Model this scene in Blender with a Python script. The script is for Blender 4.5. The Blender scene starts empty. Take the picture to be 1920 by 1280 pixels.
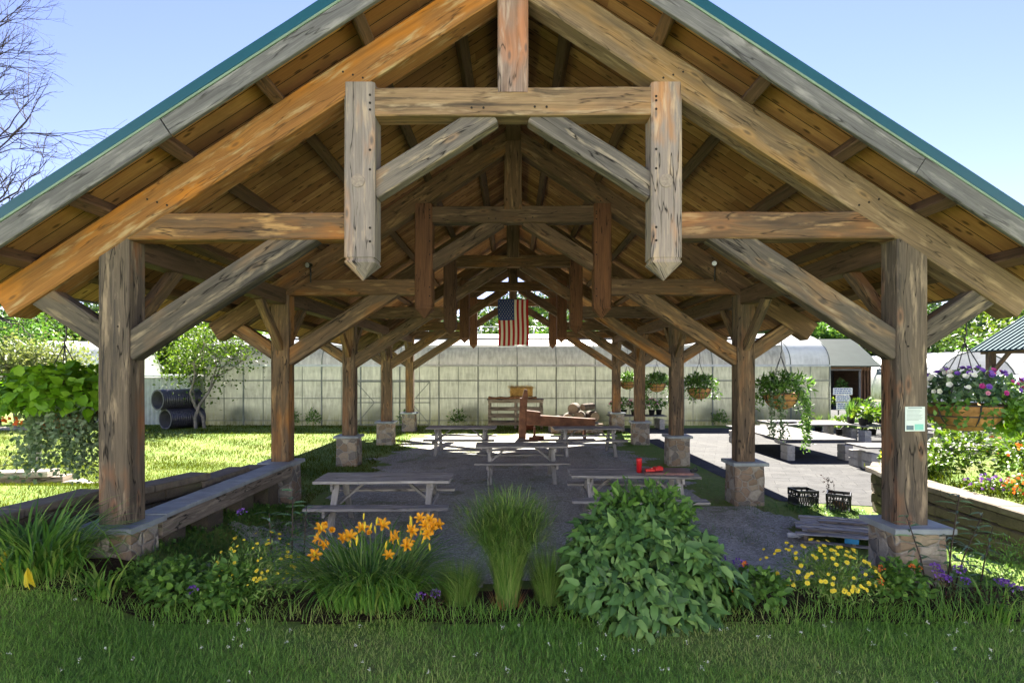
import bpy, math, random
import numpy as np
from mathutils import Vector, Matrix
random.seed(7); RNG = np.random.default_rng(7)
S = bpy.context.scene
COL = S.collection
F, CX, HY, CH = 1100.0, 962.0, 699.0, 2.28        # measured lens (px), vanishing point, eye height
def P(px, py, Y): return Vector(((px-CX)*Y/F, Y, CH-(py-HY)*Y/F))
def G(px, py, z=0.0):
    Y = (CH-z)*F/(py-HY); return Vector(((px-CX)*Y/F, Y, z))
R = math.radians
def sst(a, b, x):
    t = np.clip((x-a)/(b-a), 0, 1); return t*t*(3-2*t)

# ------------------------------------------------------------------ node helpers
def newmat(name):
    m = bpy.data.materials.new(name); m.use_nodes = True
    nt = m.node_tree; nt.nodes.clear()
    return m, nt
def nd(nt, t, ins=None, **props):
    n = nt.nodes.new(t)
    for k, v in props.items(): setattr(n, k, v)
    for k, v in (ins or {}).items():
        s = n.inputs[k]
        if isinstance(v, bpy.types.NodeSocket): nt.links.new(v, s)
        elif isinstance(v, bpy.types.Node): nt.links.new(v.outputs[0], s)
        else:
            try: s.default_value = v
            except Exception: s.default_value = tuple(v)+(1.0,)
    return n
def c4(c): return (c[0], c[1], c[2], 1.0)
def mth(nt, op, a, b=None, c=None, clamp=False):
    ins = {0: a}
    if b is not None: ins[1] = b
    if c is not None: ins[2] = c
    return nd(nt, 'ShaderNodeMath', ins, operation=op, use_clamp=clamp).outputs[0]
def mixc(nt, fac, a, b, blend='MIX'):
    n = nt.nodes.new('ShaderNodeMix'); n.data_type = 'RGBA'; n.blend_type = blend
    for k, v in ((0, fac), (6, a), (7, b)):
        if isinstance(v, bpy.types.NodeSocket): nt.links.new(v, n.inputs[k])
        else: n.inputs[k].default_value = v if k == 0 else c4(v)
    return n.outputs[2]
def ramp(nt, fac, stops, interp='LINEAR'):
    n = nt.nodes.new('ShaderNodeValToRGB'); cr = n.color_ramp; cr.interpolation = interp
    while len(cr.elements) < len(stops): cr.elements.new(0.5)
    for e, (p, c) in zip(cr.elements, stops):
        e.position = p; e.color = c4(c) if hasattr(c, '__len__') else (c, c, c, 1)
    nt.links.new(fac, n.inputs[0]); return n.outputs[0]
def noise(nt, vec, scale, detail=4, rough=.55, dist=0.0):
    n = nd(nt, 'ShaderNodeTexNoise', {'Vector': vec, 'Scale': scale, 'Detail': detail, 'Roughness': rough, 'Distortion': dist})
    return n.outputs[0]
def mapr(nt, v, a, b, c=0.0, d=1.0):
    return nd(nt, 'ShaderNodeMapRange', {0: v, 1: a, 2: b, 3: c, 4: d}).outputs[0]
def finish(nt, color, rough=.8, bump=None, bs=.3, bd=.01, metallic=0.0, spec=.3):
    ins = {'Roughness': rough, 'Metallic': metallic, 'Specular IOR Level': spec}
    p = nd(nt, 'ShaderNodeBsdfPrincipled', ins)
    if isinstance(color, bpy.types.NodeSocket): nt.links.new(color, p.inputs['Base Color'])
    else: p.inputs['Base Color'].default_value = c4(color)
    if bump is not None:
        b = nd(nt, 'ShaderNodeBump', {'Height': bump, 'Strength': bs, 'Distance': bd})
        nt.links.new(b.outputs[0], p.inputs['Normal'])
    o = nd(nt, 'ShaderNodeOutputMaterial', {0: p.outputs[0]})
    return p
def geo_pos(nt): return nd(nt, 'ShaderNodeNewGeometry').outputs['Position']
def objco(nt): return nd(nt, 'ShaderNodeTexCoord').outputs['Object']

def wood(name, base, alt, dark=(.03, .024, .02), weather=.35, pale=None, knots=.5, crack=.6, bumps=.5, rough=.85, amber=None, am=.5):
    """sawn timber; grain follows the piece (UV in metres along its length)"""
    m, nt = newmat(name)
    uv = nd(nt, 'ShaderNodeTexCoord').outputs['UV']
    sx = nd(nt, 'ShaderNodeSeparateXYZ', {0: uv}); u, v = sx.outputs[0], sx.outputs[1]
    kv = nd(nt, 'ShaderNodeCombineXYZ', {0: mth(nt, 'MULTIPLY', u, 1.5), 1: mth(nt, 'MULTIPLY', v, 4.2)})
    vo = nd(nt, 'ShaderNodeTexVoronoi', {'Vector': kv, 'Scale': 1.0, 'Randomness': 1.0}, voronoi_dimensions='2D')
    d = vo.outputs['Distance']; vc = nd(nt, 'ShaderNodeSeparateXYZ', {0: vo.outputs['Color']}).outputs[0]
    has = mth(nt, 'LESS_THAN', vc, knots*.6)
    warp = mth(nt, 'MULTIPLY', mapr(nt, d, 0.0, .42, .035, 0.0), has)
    v2 = mth(nt, 'ADD', v, warp)
    lowv = nd(nt, 'ShaderNodeCombineXYZ', {0: mth(nt, 'MULTIPLY', u, 1.1), 1: mth(nt, 'MULTIPLY', v2, 5.0)})
    grnv = nd(nt, 'ShaderNodeCombineXYZ', {0: mth(nt, 'MULTIPLY', u, 2.2), 1: mth(nt, 'MULTIPLY', v2, 75.0)})
    ringv = nd(nt, 'ShaderNodeCombineXYZ', {0: mth(nt, 'MULTIPLY', u, .9), 1: mth(nt, 'MULTIPLY', v2, 26.0)})
    crkv = nd(nt, 'ShaderNodeCombineXYZ', {0: mth(nt, 'MULTIPLY', u, .8), 1: mth(nt, 'MULTIPLY', v2, 8.0), 2: 3.3})
    low = noise(nt, lowv, 1.0, 5, .6); grn = noise(nt, grnv, 1.0, 4, .7); ring = noise(nt, ringv, 1.0, 3, .5)
    crk = noise(nt, crkv, 1.0, 3, .5)
    col = mixc(nt, mapr(nt, low, .38, .62), base, alt)
    col = mixc(nt, mapr(nt, ring, .35, .65, 0.0, .45), col, tuple(.45*x for x in base))
    col = mixc(nt, mapr(nt, grn, .28, .72, .7, 0.0), col, tuple(.35*x for x in alt))
    big = noise(nt, nd(nt, 'ShaderNodeCombineXYZ', {0: mth(nt, 'MULTIPLY', u, .55), 1: mth(nt, 'MULTIPLY', v2, 1.8), 2: 15.0}), 1.0, 4, .6)
    if amber: col = mixc(nt, mapr(nt, big, .66-.3*am, .72-.2*am, 0.0, .85), col, mixc(nt, mapr(nt, ring, .3, .7), amber, tuple(x*.6 for x in amber)))
    st = noise(nt, nd(nt, 'ShaderNodeCombineXYZ', {0: mth(nt, 'MULTIPLY', u, .75), 1: mth(nt, 'MULTIPLY', v2, 13.0), 2: 9.1}), 1.0, 8, .72)
    stm = mth(nt, 'MULTIPLY', mapr(nt, st, .62-.28*weather, .70-.14*weather, 0.0, .95), mapr(nt, big, .36, .58, 1.0, .25))
    col = mixc(nt, stm, col, dark)
    if pale:
        pn = noise(nt, nd(nt, 'ShaderNodeCombineXYZ', {0: mth(nt, 'MULTIPLY', u, 1.9), 1: mth(nt, 'MULTIPLY', v2, 11.0), 2: 21.0}), 1.0, 5, .6)
        col = mixc(nt, mapr(nt, pn, .54, .68, 0.0, .8), col, pale)
    halo = mth(nt, 'MULTIPLY', mapr(nt, d, .07, .18, .35, 0.0), has)
    col = mixc(nt, halo, col, tuple(min(.6, 1.25*x) for x in (amber or alt)))
    kn = mth(nt, 'MULTIPLY', mapr(nt, d, .04, .10, 1.0, 0.0), has)
    col = mixc(nt, mth(nt, 'MULTIPLY', kn, .8), col, tuple(.3*b+.4*a for a, b in zip(dark, alt)))
    ck = mth(nt, 'ABSOLUTE', mth(nt, 'SUBTRACT', crk, .5))
    ckm = mth(nt, 'MULTIPLY', mapr(nt, ck, 0.0, .016, 1.0, 0.0), mapr(nt, low, .44, .50))
    ckm = mth(nt, 'MULTIPLY', ckm, crack)
    col = mixc(nt, ckm, col, (.012, .010, .008))
    rnd = nd(nt, 'ShaderNodeObjectInfo').outputs['Random']
    hs = nd(nt, 'ShaderNodeHueSaturation', {'Color': col, 'Saturation': mapr(nt, rnd, 0, 1, .88, 1.1), 'Value': mapr(nt, rnd, 0, 1, .85, 1.15)})
    h = mth(nt, 'SUBTRACT', mth(nt, 'ADD', mth(nt, 'MULTIPLY', grn, .5), mth(nt, 'MULTIPLY', low, .4)), mth(nt, 'MULTIPLY', ckm, 1.6))
    finish(nt, hs.outputs[0], rough, h, bumps, .006, spec=.2)
    return m

def plain(name, col, rough=.6, var=.15, scale=6.0, metallic=0.0, bump=.1, spec=.3, dirt=None):
    m, nt = newmat(name); co = objco(nt)
    n = noise(nt, co, scale, 5)
    c = mixc(nt, mapr(nt, n, .3, .7), tuple(x*(1-var) for x in col), tuple(min(1, x*(1+var)) for x in col))
    if dirt:
        c = mixc(nt, mapr(nt, noise(nt, co, scale*.35, 6, .65), .5, .68, 0, .75), c, dirt)
    finish(nt, c, rough, noise(nt, co, scale*6, 3), bump, .005, metallic, spec)
    return m

def leafmat(name, a, b, c=None, trans=.35, rough=.5, spec=.35):
    m, nt = newmat(name)
    r = nd(nt, 'ShaderNodeAttribute', attribute_name='r').outputs['Fac']
    col = ramp(nt, r, [(0.0, a), (.65, b), (1.0, c or b)])
    p = nd(nt, 'ShaderNodeBsdfPrincipled', {'Base Color': col, 'Roughness': rough, 'Specular IOR Level': spec})
    tcol = mixc(nt, 1.0, col, (1.0, 1.0, .55), 'MULTIPLY')
    t = nd(nt, 'ShaderNodeBsdfTranslucent', {'Color': tcol})
    mx = nd(nt, 'ShaderNodeMixShader', {0: trans, 1: p.outputs[0], 2: t.outputs[0]})
    nd(nt, 'ShaderNodeOutputMaterial', {0: mx.outputs[0]})
    return m

# ------------------------------------------------------------------ objects
BASE = {}
def tag(o, label=None, cat=None, group=None, kind=None):
    if label: o['label'] = label
    if cat: o['category'] = cat
    if group: o['group'] = group
    if kind: o['kind'] = kind
    return o
def thing(name, label, cat, loc=(0, 0, 0), group=None):
    o = bpy.data.objects.new(name, None); COL.objects.link(o); o.empty_display_size = .2
    o.location = loc; BASE[o] = Vector(loc); return tag(o, label, cat, group)
def rootloc(o):
    while o.parent: o = o.parent
    return BASE.get(o, Vector((0, 0, 0)))
def link(name, me, mats, parent=None):
    for m in (mats if isinstance(mats, (list, tuple)) else [mats]): me.materials.append(m)
    o = bpy.data.objects.new(name, me); COL.objects.link(o)
    if parent is not None: o.parent = parent
    return o
def npmesh(name, V, polys, mats, parent=None, r=None, smooth=False, mi=None):
    V = np.asarray(V, dtype=np.float64)
    if parent is not None: V = V-np.array(rootloc(parent))
    me = bpy.data.meshes.new(name)
    lv = np.concatenate([p.ravel() for p in polys]).astype(np.int32)
    tot = np.concatenate([np.full(len(p), p.shape[1]) for p in polys]).astype(np.int32)
    st = np.concatenate([[0], np.cumsum(tot)[:-1]]).astype(np.int32)
    me.vertices.add(len(V)); me.vertices.foreach_set('co', V.ravel())
    me.loops.add(len(lv)); me.loops.foreach_set('vertex_index', lv)
    me.polygons.add(len(tot)); me.polygons.foreach_set('loop_start', st)
    if mi is not None: me.polygons.foreach_set('material_index', np.asarray(mi, dtype=np.int32))
    if smooth: me.polygons.foreach_set('use_smooth', np.ones(len(tot), dtype=bool))
    me.update(calc_edges=True)
    if r is not None:
        at = me.attributes.new('r', 'FLOAT', 'POINT'); at.data.foreach_set('value', np.asarray(r, dtype=np.float32))
    return link(name, me, mats, parent)

def frame(t, up):
    t = t.normalized(); up = Vector(up)
    s = t.cross(up)
    if s.length < 1e-4: s = t.cross(Vector((0, 1, 0)))
    s.normalize(); return t, s, s.cross(t).normalized()

class MB:
    def __init__(s): s.v = []; s.f = []; s.uv = []; s.mi = []; s.sm = []
    def add(s, vs, fs, uvs=None, mi=0, smooth=False):
        b = len(s.v); s.v += [tuple(v) for v in vs]
        for i, f in enumerate(fs):
            s.f.append([b+k for k in f]); s.mi.append(mi); s.sm.append(smooth)
            if uvs is not None: s.uv += uvs[i]
            else: s.uv += [(vs[k][0]+vs[k][1], vs[k][2]+.3*vs[k][1]) for k in f]
    def loft(s, secs, mi=0, ch=.012, caps=True, jit=0.0, smooth=False):
        """secs: list of (centre, side vector half, up vector half); a chamfered rectangular bar"""
        ou, ov = random.random()*40, random.random()*40
        rings = []; us = []; L = 0; prev = None
        for c, a, b in secs:
            c = Vector(c); la, lb = max(a.length, 1e-5), max(b.length, 1e-5)
            k = min(ch, .3*la, .3*lb); an, bn = a/la, b/lb
            jj = Vector((random.uniform(-jit, jit), random.uniform(-jit, jit), random.uniform(-jit, jit)))
            pts = [(la-k, lb), (la, lb-k), (la, -lb+k), (la-k, -lb), (-la+k, -lb), (-la, -lb+k), (-la, lb-k), (-la+k, lb)]
            rings.append([c+jj+an*x+bn*y for x, y in pts])
            if prev is not None: L += (c-prev).length
            us.append(L); prev = c
        la, lb = secs[0][1].length, secs[0][2].length
        pv = [0, .02, 2*lb, 2*lb+.02, 2*lb+2*la, 2*lb+2*la+.02, 4*lb+2*la, 4*lb+2*la+.02, 4*lb+4*la]
        vs = [p for r in rings for p in r]; fs = []; uvs = []
        for i in range(len(rings)-1):
            for j in range(8):
                k = (j+1) % 8
                fs.append([i*8+j, (i+1)*8+j, (i+1)*8+k, i*8+k])
                uvs.append([(ou+us[i], ov+pv[j]), (ou+us[i+1], ov+pv[j]), (ou+us[i+1], ov+pv[j+1]), (ou+us[i], ov+pv[j+1])])
        if caps:
            for i, order in ((0, range(8)), (len(rings)-1, range(7, -1, -1))):
                f = [i*8+j for j in order]; fs.append(f)
                c, a, b = secs[i]
                uvs.append([(ou+(vs[q]-Vector(c)).dot(a.normalized())*.6, ov+(vs[q]-Vector(c)).dot(b.normalized())) for q in f])
        s.add(vs, fs, uvs, mi, smooth)
    def beam(s, p0, p1, w, h, up=(0, 0, 1), mi=0, ch=.012, jit=.0025, seg=.5):
        p0, p1 = Vector(p0), Vector(p1); t, sd, u = frame(p1-p0, up)
        n = max(1, int((p1-p0).length/seg)) if jit else 1
        s.loft([(p0.lerp(p1, i/n), sd*w/2, u*h/2) for i in range(n+1)], mi, ch, True, jit)
    def box(s, c, size, rz=0, mi=0, ch=.008, jit=0.0):
        c = Vector(c); x, y, z = size
        a = Vector((math.cos(rz), math.sin(rz), 0)); b = Vector((-math.sin(rz), math.cos(rz), 0))
        if x >= y:
            s.loft([(c-a*x/2, b*(-y/2), Vector((0, 0, z/2))), (c+a*x/2, b*(-y/2), Vector((0, 0, z/2)))], mi, ch, True, jit)
        else:
            s.loft([(c-b*y/2, a*x/2, Vector((0, 0, z/2))), (c+b*y/2, a*x/2, Vector((0, 0, z/2)))], mi, ch, True, jit)
    def tube(s, pts, rad, n=8, mi=0, caps=True, smooth=True):
        pts = [Vector(p) for p in pts]; rad = rad if hasattr(rad, '__len__') else [rad]*len(pts)
        vs = []; u0 = None
        for i, p in enumerate(pts):
            t = (pts[min(i+1, len(pts)-1)]-pts[max(i-1, 0)]).normalized()
            if u0 is None:
                u0 = t.orthogonal().normalized()
            else:
                u0 = (u0-t*u0.dot(t)).normalized()
            w0 = t.cross(u0)
            for k in range(n):
                a = 2*math.pi*k/n; vs.append(p+(u0*math.cos(a)+w0*math.sin(a))*rad[i])
        fs = [[i*n+k, i*n+(k+1) % n, (i+1)*n+(k+1) % n, (i+1)*n+k] for i in range(len(pts)-1) for k in range(n)]
        if caps: fs += [list(range(n-1, -1, -1)), [(len(pts)-1)*n+k for k in range(n)]]
        s.add(vs, fs, None, mi, smooth)
    def lathe(s, prof, c=(0, 0, 0), n=24, mi=0, smooth=True):
        c = Vector(c); vs = [c+Vector((r*math.cos(2*math.pi*k/n), r*math.sin(2*math.pi*k/n), z)) for r, z in prof for k in range(n)]
        fs = [[i*n+k, i*n+(k+1) % n, (i+1)*n+(k+1) % n, (i+1)*n+k] for i in range(len(prof)-1) for k in range(n)]
        s.add(vs, fs, None, mi, smooth)
    def disc(s, c, nrm, r, th=.004, n=14, mi=0):
        c = Vector(c); nrm = Vector(nrm).normalized(); s.tube([c, c+nrm*th], r, n, mi, True, False)
    def prism(s, poly, ext, mi=0):
        """poly: list of points, ext: extrusion vector"""
        n = len(poly); poly = [Vector(p) for p in poly]; ext = Vector(ext)
        vs = poly+[p+ext for p in poly]
        fs = [list(range(n-1, -1, -1)), list(range(n, 2*n))]+[[i, (i+1) % n, n+(i+1) % n, n+i] for i in range(n)]
        s.add(vs, fs, None, mi)
    def quad(s, a, b, c, d, mi=0, uv=None): s.add([Vector(a), Vector(b), Vector(c), Vector(d)], [[0, 1, 2, 3]], [uv] if uv else None, mi)
    def build(s, name, mats, parent=None):
        off = rootloc(parent) if parent is not None else Vector((0, 0, 0))
        me = bpy.data.meshes.new(name)
        me.from_pydata([(v[0]-off.x, v[1]-off.y, v[2]-off.z) for v in s.v], [], s.f)
        me.polygons.foreach_set('material_index', s.mi); me.polygons.foreach_set('use_smooth', s.sm)
        ul = me.uv_layers.new(name='UVMap'); ul.data.foreach_set('uv', [x for q in s.uv for x in q])
        me.update()
        return link(name, me, mats, parent)

def copy_thing(root, loc, rz=0.0, label=None):
    r = root.copy(); COL.objects.link(r); r.location = loc; r.rotation_euler = (0, 0, rz); BASE[r] = Vector(loc)
    if label: r['label'] = label
    for ch in [o for o in bpy.data.objects if o.parent == root]:
        c = ch.copy(); COL.objects.link(c); c.parent = r
        for g in [o for o in bpy.data.objects if o.parent == ch]:
            q = g.copy(); COL.objects.link(q); q.parent = c
    return r

# ------------------------------------------------------------------ vegetation builders (numpy)
def nrmz(a): return a/np.maximum(np.linalg.norm(a, axis=-1, keepdims=True), 1e-9)
def leaves(name, pos, axis, nrm, L, W, mat, parent=None, fine=False, droop=.25, r=None):
    n = len(pos); axis = nrmz(axis); side = nrmz(np.cross(axis, nrm)); nrm = np.cross(side, axis)
    L = np.broadcast_to(np.asarray(L, float), (n,))[:, None]; W = np.broadcast_to(np.asarray(W, float), (n,))[:, None]
    rr = RNG.random(n) if r is None else r
    if not fine:
        mid = pos+axis*L*.48
        V = np.stack([pos, mid+side*W*.5+nrm*W*.12, pos+axis*L-nrm*L*droop*.3, mid-side*W*.5+nrm*W*.12], 1)
        b = (np.arange(n)*4)[:, None]
        return npmesh(name, V.reshape(-1, 3), [np.concatenate([b+[0, 1, 2], b+[0, 2, 3]])], mat, parent, np.repeat(rr, 4))
    def m(t): return pos+axis*L*t-nrm*L*droop*t*t
    rows = [m(0)]
    for t, k in ((.28, .92), (.66, .88)):
        c = m(t); rows += [c-side*W*.5*k+nrm*W*.14, c, c+side*W*.5*k+nrm*W*.14]
    rows.append(m(1.0)); V = np.stack(rows, 1); b = (np.arange(n)*8)[:, None]
    tri = np.concatenate([b+[0, 2, 1], b+[0, 3, 2], b+[4, 5, 7], b+[5, 6, 7]]); qd = np.concatenate([b+[1, 2, 5, 4], b+[2, 3, 6, 5]])
    return npmesh(name, V.reshape(-1, 3), [tri, qd], mat, parent, np.repeat(rr, 8), smooth=True)
def blades(name, base, ang, a0, a1, L, W, mat, parent=None, segs=4, r=None, kink=0.0):
    """strips rising from base; tilt from the vertical goes a0 -> a1 along the blade"""
    n = len(base); ang = np.asarray(ang); L = np.broadcast_to(L, (n,)); W = np.broadcast_to(W, (n,))
    h = np.stack([np.cos(ang), np.sin(ang), np.zeros(n)], 1); sd = np.stack([-np.sin(ang), np.cos(ang), np.zeros(n)], 1)
    p = base.copy(); V = []; rr = RNG.random(n) if r is None else r
    for i in range(segs+1):
        t = i/segs; w = W*(1-t**1.7)*(.55+.45*min(1, t*4+.2))+1e-4
        V += [p-sd*w[:, None]/2, p+sd*w[:, None]/2]
        a = a0+(a1-a0)*(t+.5/segs)**1.3
        p = p+(h*np.sin(a)[:, None]+np.array([0, 0, 1.0])*np.cos(a)[:, None])*(L/segs)[:, None]
    V = np.stack(V, 1); k = 2*(segs+1); b = (np.arange(n)*k)[:, None]
    qd = np.concatenate([b+[2*i, 2*i+1, 2*i+3, 2*i+2] for i in range(segs)])
    return npmesh(name, V.reshape(-1, 3), [qd], mat, parent, np.repeat(rr, k), smooth=True)
def cloud(n, c, rad, shell=.55, lumps=7, amp=.22, zmin=-.35, seed=None):
    """points of a lumpy, uneven crown: position, outward direction"""
    g = np.random.default_rng(seed) if seed is not None else RNG
    d = nrmz(g.normal(size=(n*2, 3))); d = d[d[:, 2] > zmin][:n]
    ld = nrmz(g.normal(size=(lumps, 3))); la = g.uniform(-.6, 1.0, lumps)
    f = 1+amp*np.sum(la*np.exp(-(1-d@ld.T)*5), axis=1)
    rr = (shell+(1-shell)*g.random(len(d))**.7)*f
    return np.asarray(c)+d*rr[:, None]*np.asarray(rad), d
def bush(name, c, rad, n, L, W, mat, parent=None, fine=False, shell=.5, lumps=7, amp=.25, zmin=-.35, up=.3, droop=.25, jit=.6):
    pos, d = cloud(n, c, rad, shell, lumps, amp, zmin); n = len(pos)
    ax = d*.7+RNG.normal(size=(n, 3))*jit+np.array([0, 0, up-.25]); nm = d*.5+np.array([0, 0, .7])+RNG.normal(size=(n, 3))*.35
    s = RNG.uniform(.7, 1.25, n)
    return leaves(name, pos, ax, nm, L*s, W*s, mat, parent, fine, droop)

def branches(mb, p, d, L, r, depth, ends, spread=.55, up=.12, shrink=.72, kids=(2, 3), n=6, bend=.15):
    pts = [Vector(p)]; dd = Vector(d).normalized()
    for i in range(3):
        dd = (dd+Vector((random.gauss(0, bend), random.gauss(0, bend), random.gauss(0, bend)+up*.3))).normalized()
        pts.append(pts[-1]+dd*L/3)
    mb.tube(pts, [r, r*.9, r*.8, r*.68], n, 0, False)
    if depth == 0: ends.append((pts[-1], dd)); return
    for k in range(random.randint(*kids)):
        q = (dd+Vector((random.gauss(0, spread), random.gauss(0, spread), random.gauss(0, spread*.7)+up))).normalized()
        st = pts[random.choice((2, 3, 3))]
        branches(mb, st, q, L*shrink*random.uniform(.8, 1.15), r*.62, depth-1, ends, spread, up, shrink, kids, max(4, n-1), bend)
    ends.append((pts[-1], dd))

# ================================================================== MATERIALS
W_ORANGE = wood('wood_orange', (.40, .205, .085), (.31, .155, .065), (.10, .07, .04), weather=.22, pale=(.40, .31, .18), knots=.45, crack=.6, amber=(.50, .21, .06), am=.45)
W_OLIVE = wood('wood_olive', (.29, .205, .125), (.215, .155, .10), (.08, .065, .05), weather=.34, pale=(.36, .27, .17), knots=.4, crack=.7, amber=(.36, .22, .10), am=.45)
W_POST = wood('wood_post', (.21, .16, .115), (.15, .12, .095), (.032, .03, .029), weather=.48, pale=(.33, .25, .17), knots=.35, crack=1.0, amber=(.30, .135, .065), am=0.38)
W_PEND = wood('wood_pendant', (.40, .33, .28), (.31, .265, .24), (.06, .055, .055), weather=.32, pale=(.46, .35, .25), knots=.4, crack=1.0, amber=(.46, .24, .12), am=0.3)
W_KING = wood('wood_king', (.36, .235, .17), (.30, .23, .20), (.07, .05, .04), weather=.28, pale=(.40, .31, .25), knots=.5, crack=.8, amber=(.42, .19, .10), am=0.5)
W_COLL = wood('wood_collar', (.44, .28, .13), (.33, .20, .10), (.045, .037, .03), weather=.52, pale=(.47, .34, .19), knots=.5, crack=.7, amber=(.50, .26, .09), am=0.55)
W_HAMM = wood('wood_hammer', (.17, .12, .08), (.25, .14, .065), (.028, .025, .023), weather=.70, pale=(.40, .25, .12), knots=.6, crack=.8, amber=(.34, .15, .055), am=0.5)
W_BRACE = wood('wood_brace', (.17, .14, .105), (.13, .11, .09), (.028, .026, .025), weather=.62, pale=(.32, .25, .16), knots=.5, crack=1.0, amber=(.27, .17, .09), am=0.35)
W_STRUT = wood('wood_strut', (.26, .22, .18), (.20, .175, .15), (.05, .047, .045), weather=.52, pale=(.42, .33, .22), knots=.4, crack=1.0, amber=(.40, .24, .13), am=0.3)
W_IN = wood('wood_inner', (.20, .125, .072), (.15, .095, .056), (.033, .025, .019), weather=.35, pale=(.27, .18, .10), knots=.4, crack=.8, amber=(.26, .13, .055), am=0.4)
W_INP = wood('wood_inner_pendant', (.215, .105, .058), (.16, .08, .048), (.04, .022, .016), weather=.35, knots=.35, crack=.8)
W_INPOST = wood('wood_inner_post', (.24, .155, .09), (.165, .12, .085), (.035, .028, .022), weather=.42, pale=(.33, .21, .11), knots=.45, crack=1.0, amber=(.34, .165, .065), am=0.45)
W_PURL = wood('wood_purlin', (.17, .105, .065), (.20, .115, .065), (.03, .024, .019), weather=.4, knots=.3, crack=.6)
W_GREY = wood('wood_grey', (.235, .225, .21), (.18, .175, .17), (.07, .067, .065), weather=.45, pale=(.29, .275, .25), knots=.3, crack=.7)
W_TABLE = wood('wood_table', (.47, .445, .42), (.38, .365, .35), (.11, .10, .10), weather=.38, pale=(.55, .53, .5), knots=.2, crack=.9)
W_PALLET = wood('wood_pallet', (.60, .60, .61), (.46, .43, .42), (.10, .07, .05), weather=.35, pale=(.6, .6, .6), knots=.2, crack=.7)
W_RED = wood('wood_red', (.24, .09, .055), (.18, .075, .05), (.05, .025, .02), weather=.3, knots=.2, crack=.6)
W_TIMBER = wood('wood_timber', (.36, .30, .235), (.28, .235, .19), (.08, .065, .05), weather=.45, pale=(.42, .36, .28), knots=.2, crack=1.0)
W_PEG = plain('wood_peg', (.025, .02, .016), .9)
W_PLUG = plain('wood_plug', (.27, .22, .18), .9, .25, 30)

def m_deck():
    m, nt = newmat('deck_boards')
    uv = nd(nt, 'ShaderNodeTexCoord').outputs['UV']
    sx = nd(nt, 'ShaderNodeSeparateXYZ', {0: uv}); u, v = sx.outputs[0], sx.outputs[1]
    bv = mth(nt, 'DIVIDE', v, .205); bi = mth(nt, 'FLOOR', bv); fr = mth(nt, 'FRACT', bv)
    wn = nd(nt, 'ShaderNodeTexWhiteNoise', {'W': bi}, noise_dimensions='1D')
    rc = nd(nt, 'ShaderNodeSeparateXYZ', {0: wn.outputs['Color']})
    uo = mth(nt, 'ADD', u, mth(nt, 'MULTIPLY', rc.outputs[0], 17.0))
    bj = mth(nt, 'FLOOR', mth(nt, 'DIVIDE', uo, 3.1))
    wn2 = nd(nt, 'ShaderNodeTexWhiteNoise', {'Vector': nd(nt, 'ShaderNodeCombineXYZ', {0: bi, 1: bj})}, noise_dimensions='2D')
    low = noise(nt, nd(nt, 'ShaderNodeCombineXYZ', {0: mth(nt, 'MULTIPLY', uo, 1.3), 1: mth(nt, 'MULTIPLY', v, 9), 2: bi}), 1, 5, .6)
    grn = noise(nt, nd(nt, 'ShaderNodeCombineXYZ', {0: mth(nt, 'MULTIPLY', uo, 2.5), 1: mth(nt, 'MULTIPLY', v, 70), 2: bi}), 1, 4, .7)
    col = mixc(nt, wn2.outputs[0], (.30, .135, .045), (.74, .42, .16))
    col = mixc(nt, mapr(nt, low, .35, .65, 0, .65), col, (.34, .15, .055))
    col = mixc(nt, mapr(nt, grn, .3, .75, .45, 0), col, (.07, .035, .015))
    vo = nd(nt, 'ShaderNodeTexVoronoi', {'Vector': nd(nt, 'ShaderNodeCombineXYZ', {0: mth(nt, 'MULTIPLY', uo, 2.2), 1: mth(nt, 'MULTIPLY', v, 5)}), 'Scale': 1.0}, voronoi_dimensions='2D')
    col = mixc(nt, mapr(nt, vo.outputs['Distance'], .06, .13, .75, 0), col, (.035, .018, .01))
    st = noise(nt, geo_pos(nt), .9, 5, .65)
    col = mixc(nt, mapr(nt, st, .50, .66, 0, .5), col, (.15, .08, .035))
    gap = mth(nt, 'GREATER_THAN', mth(nt, 'ABSOLUTE', mth(nt, 'SUBTRACT', fr, .5)), .472)
    col = mixc(nt, gap, col, (.012, .008, .006))
    h = mth(nt, 'SUBTRACT', mth(nt, 'MULTIPLY', grn, .3), gap)
    finish(nt, col, .8, h, .6, .01, spec=.2)
    return m
M_DECK = m_deck()

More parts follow.
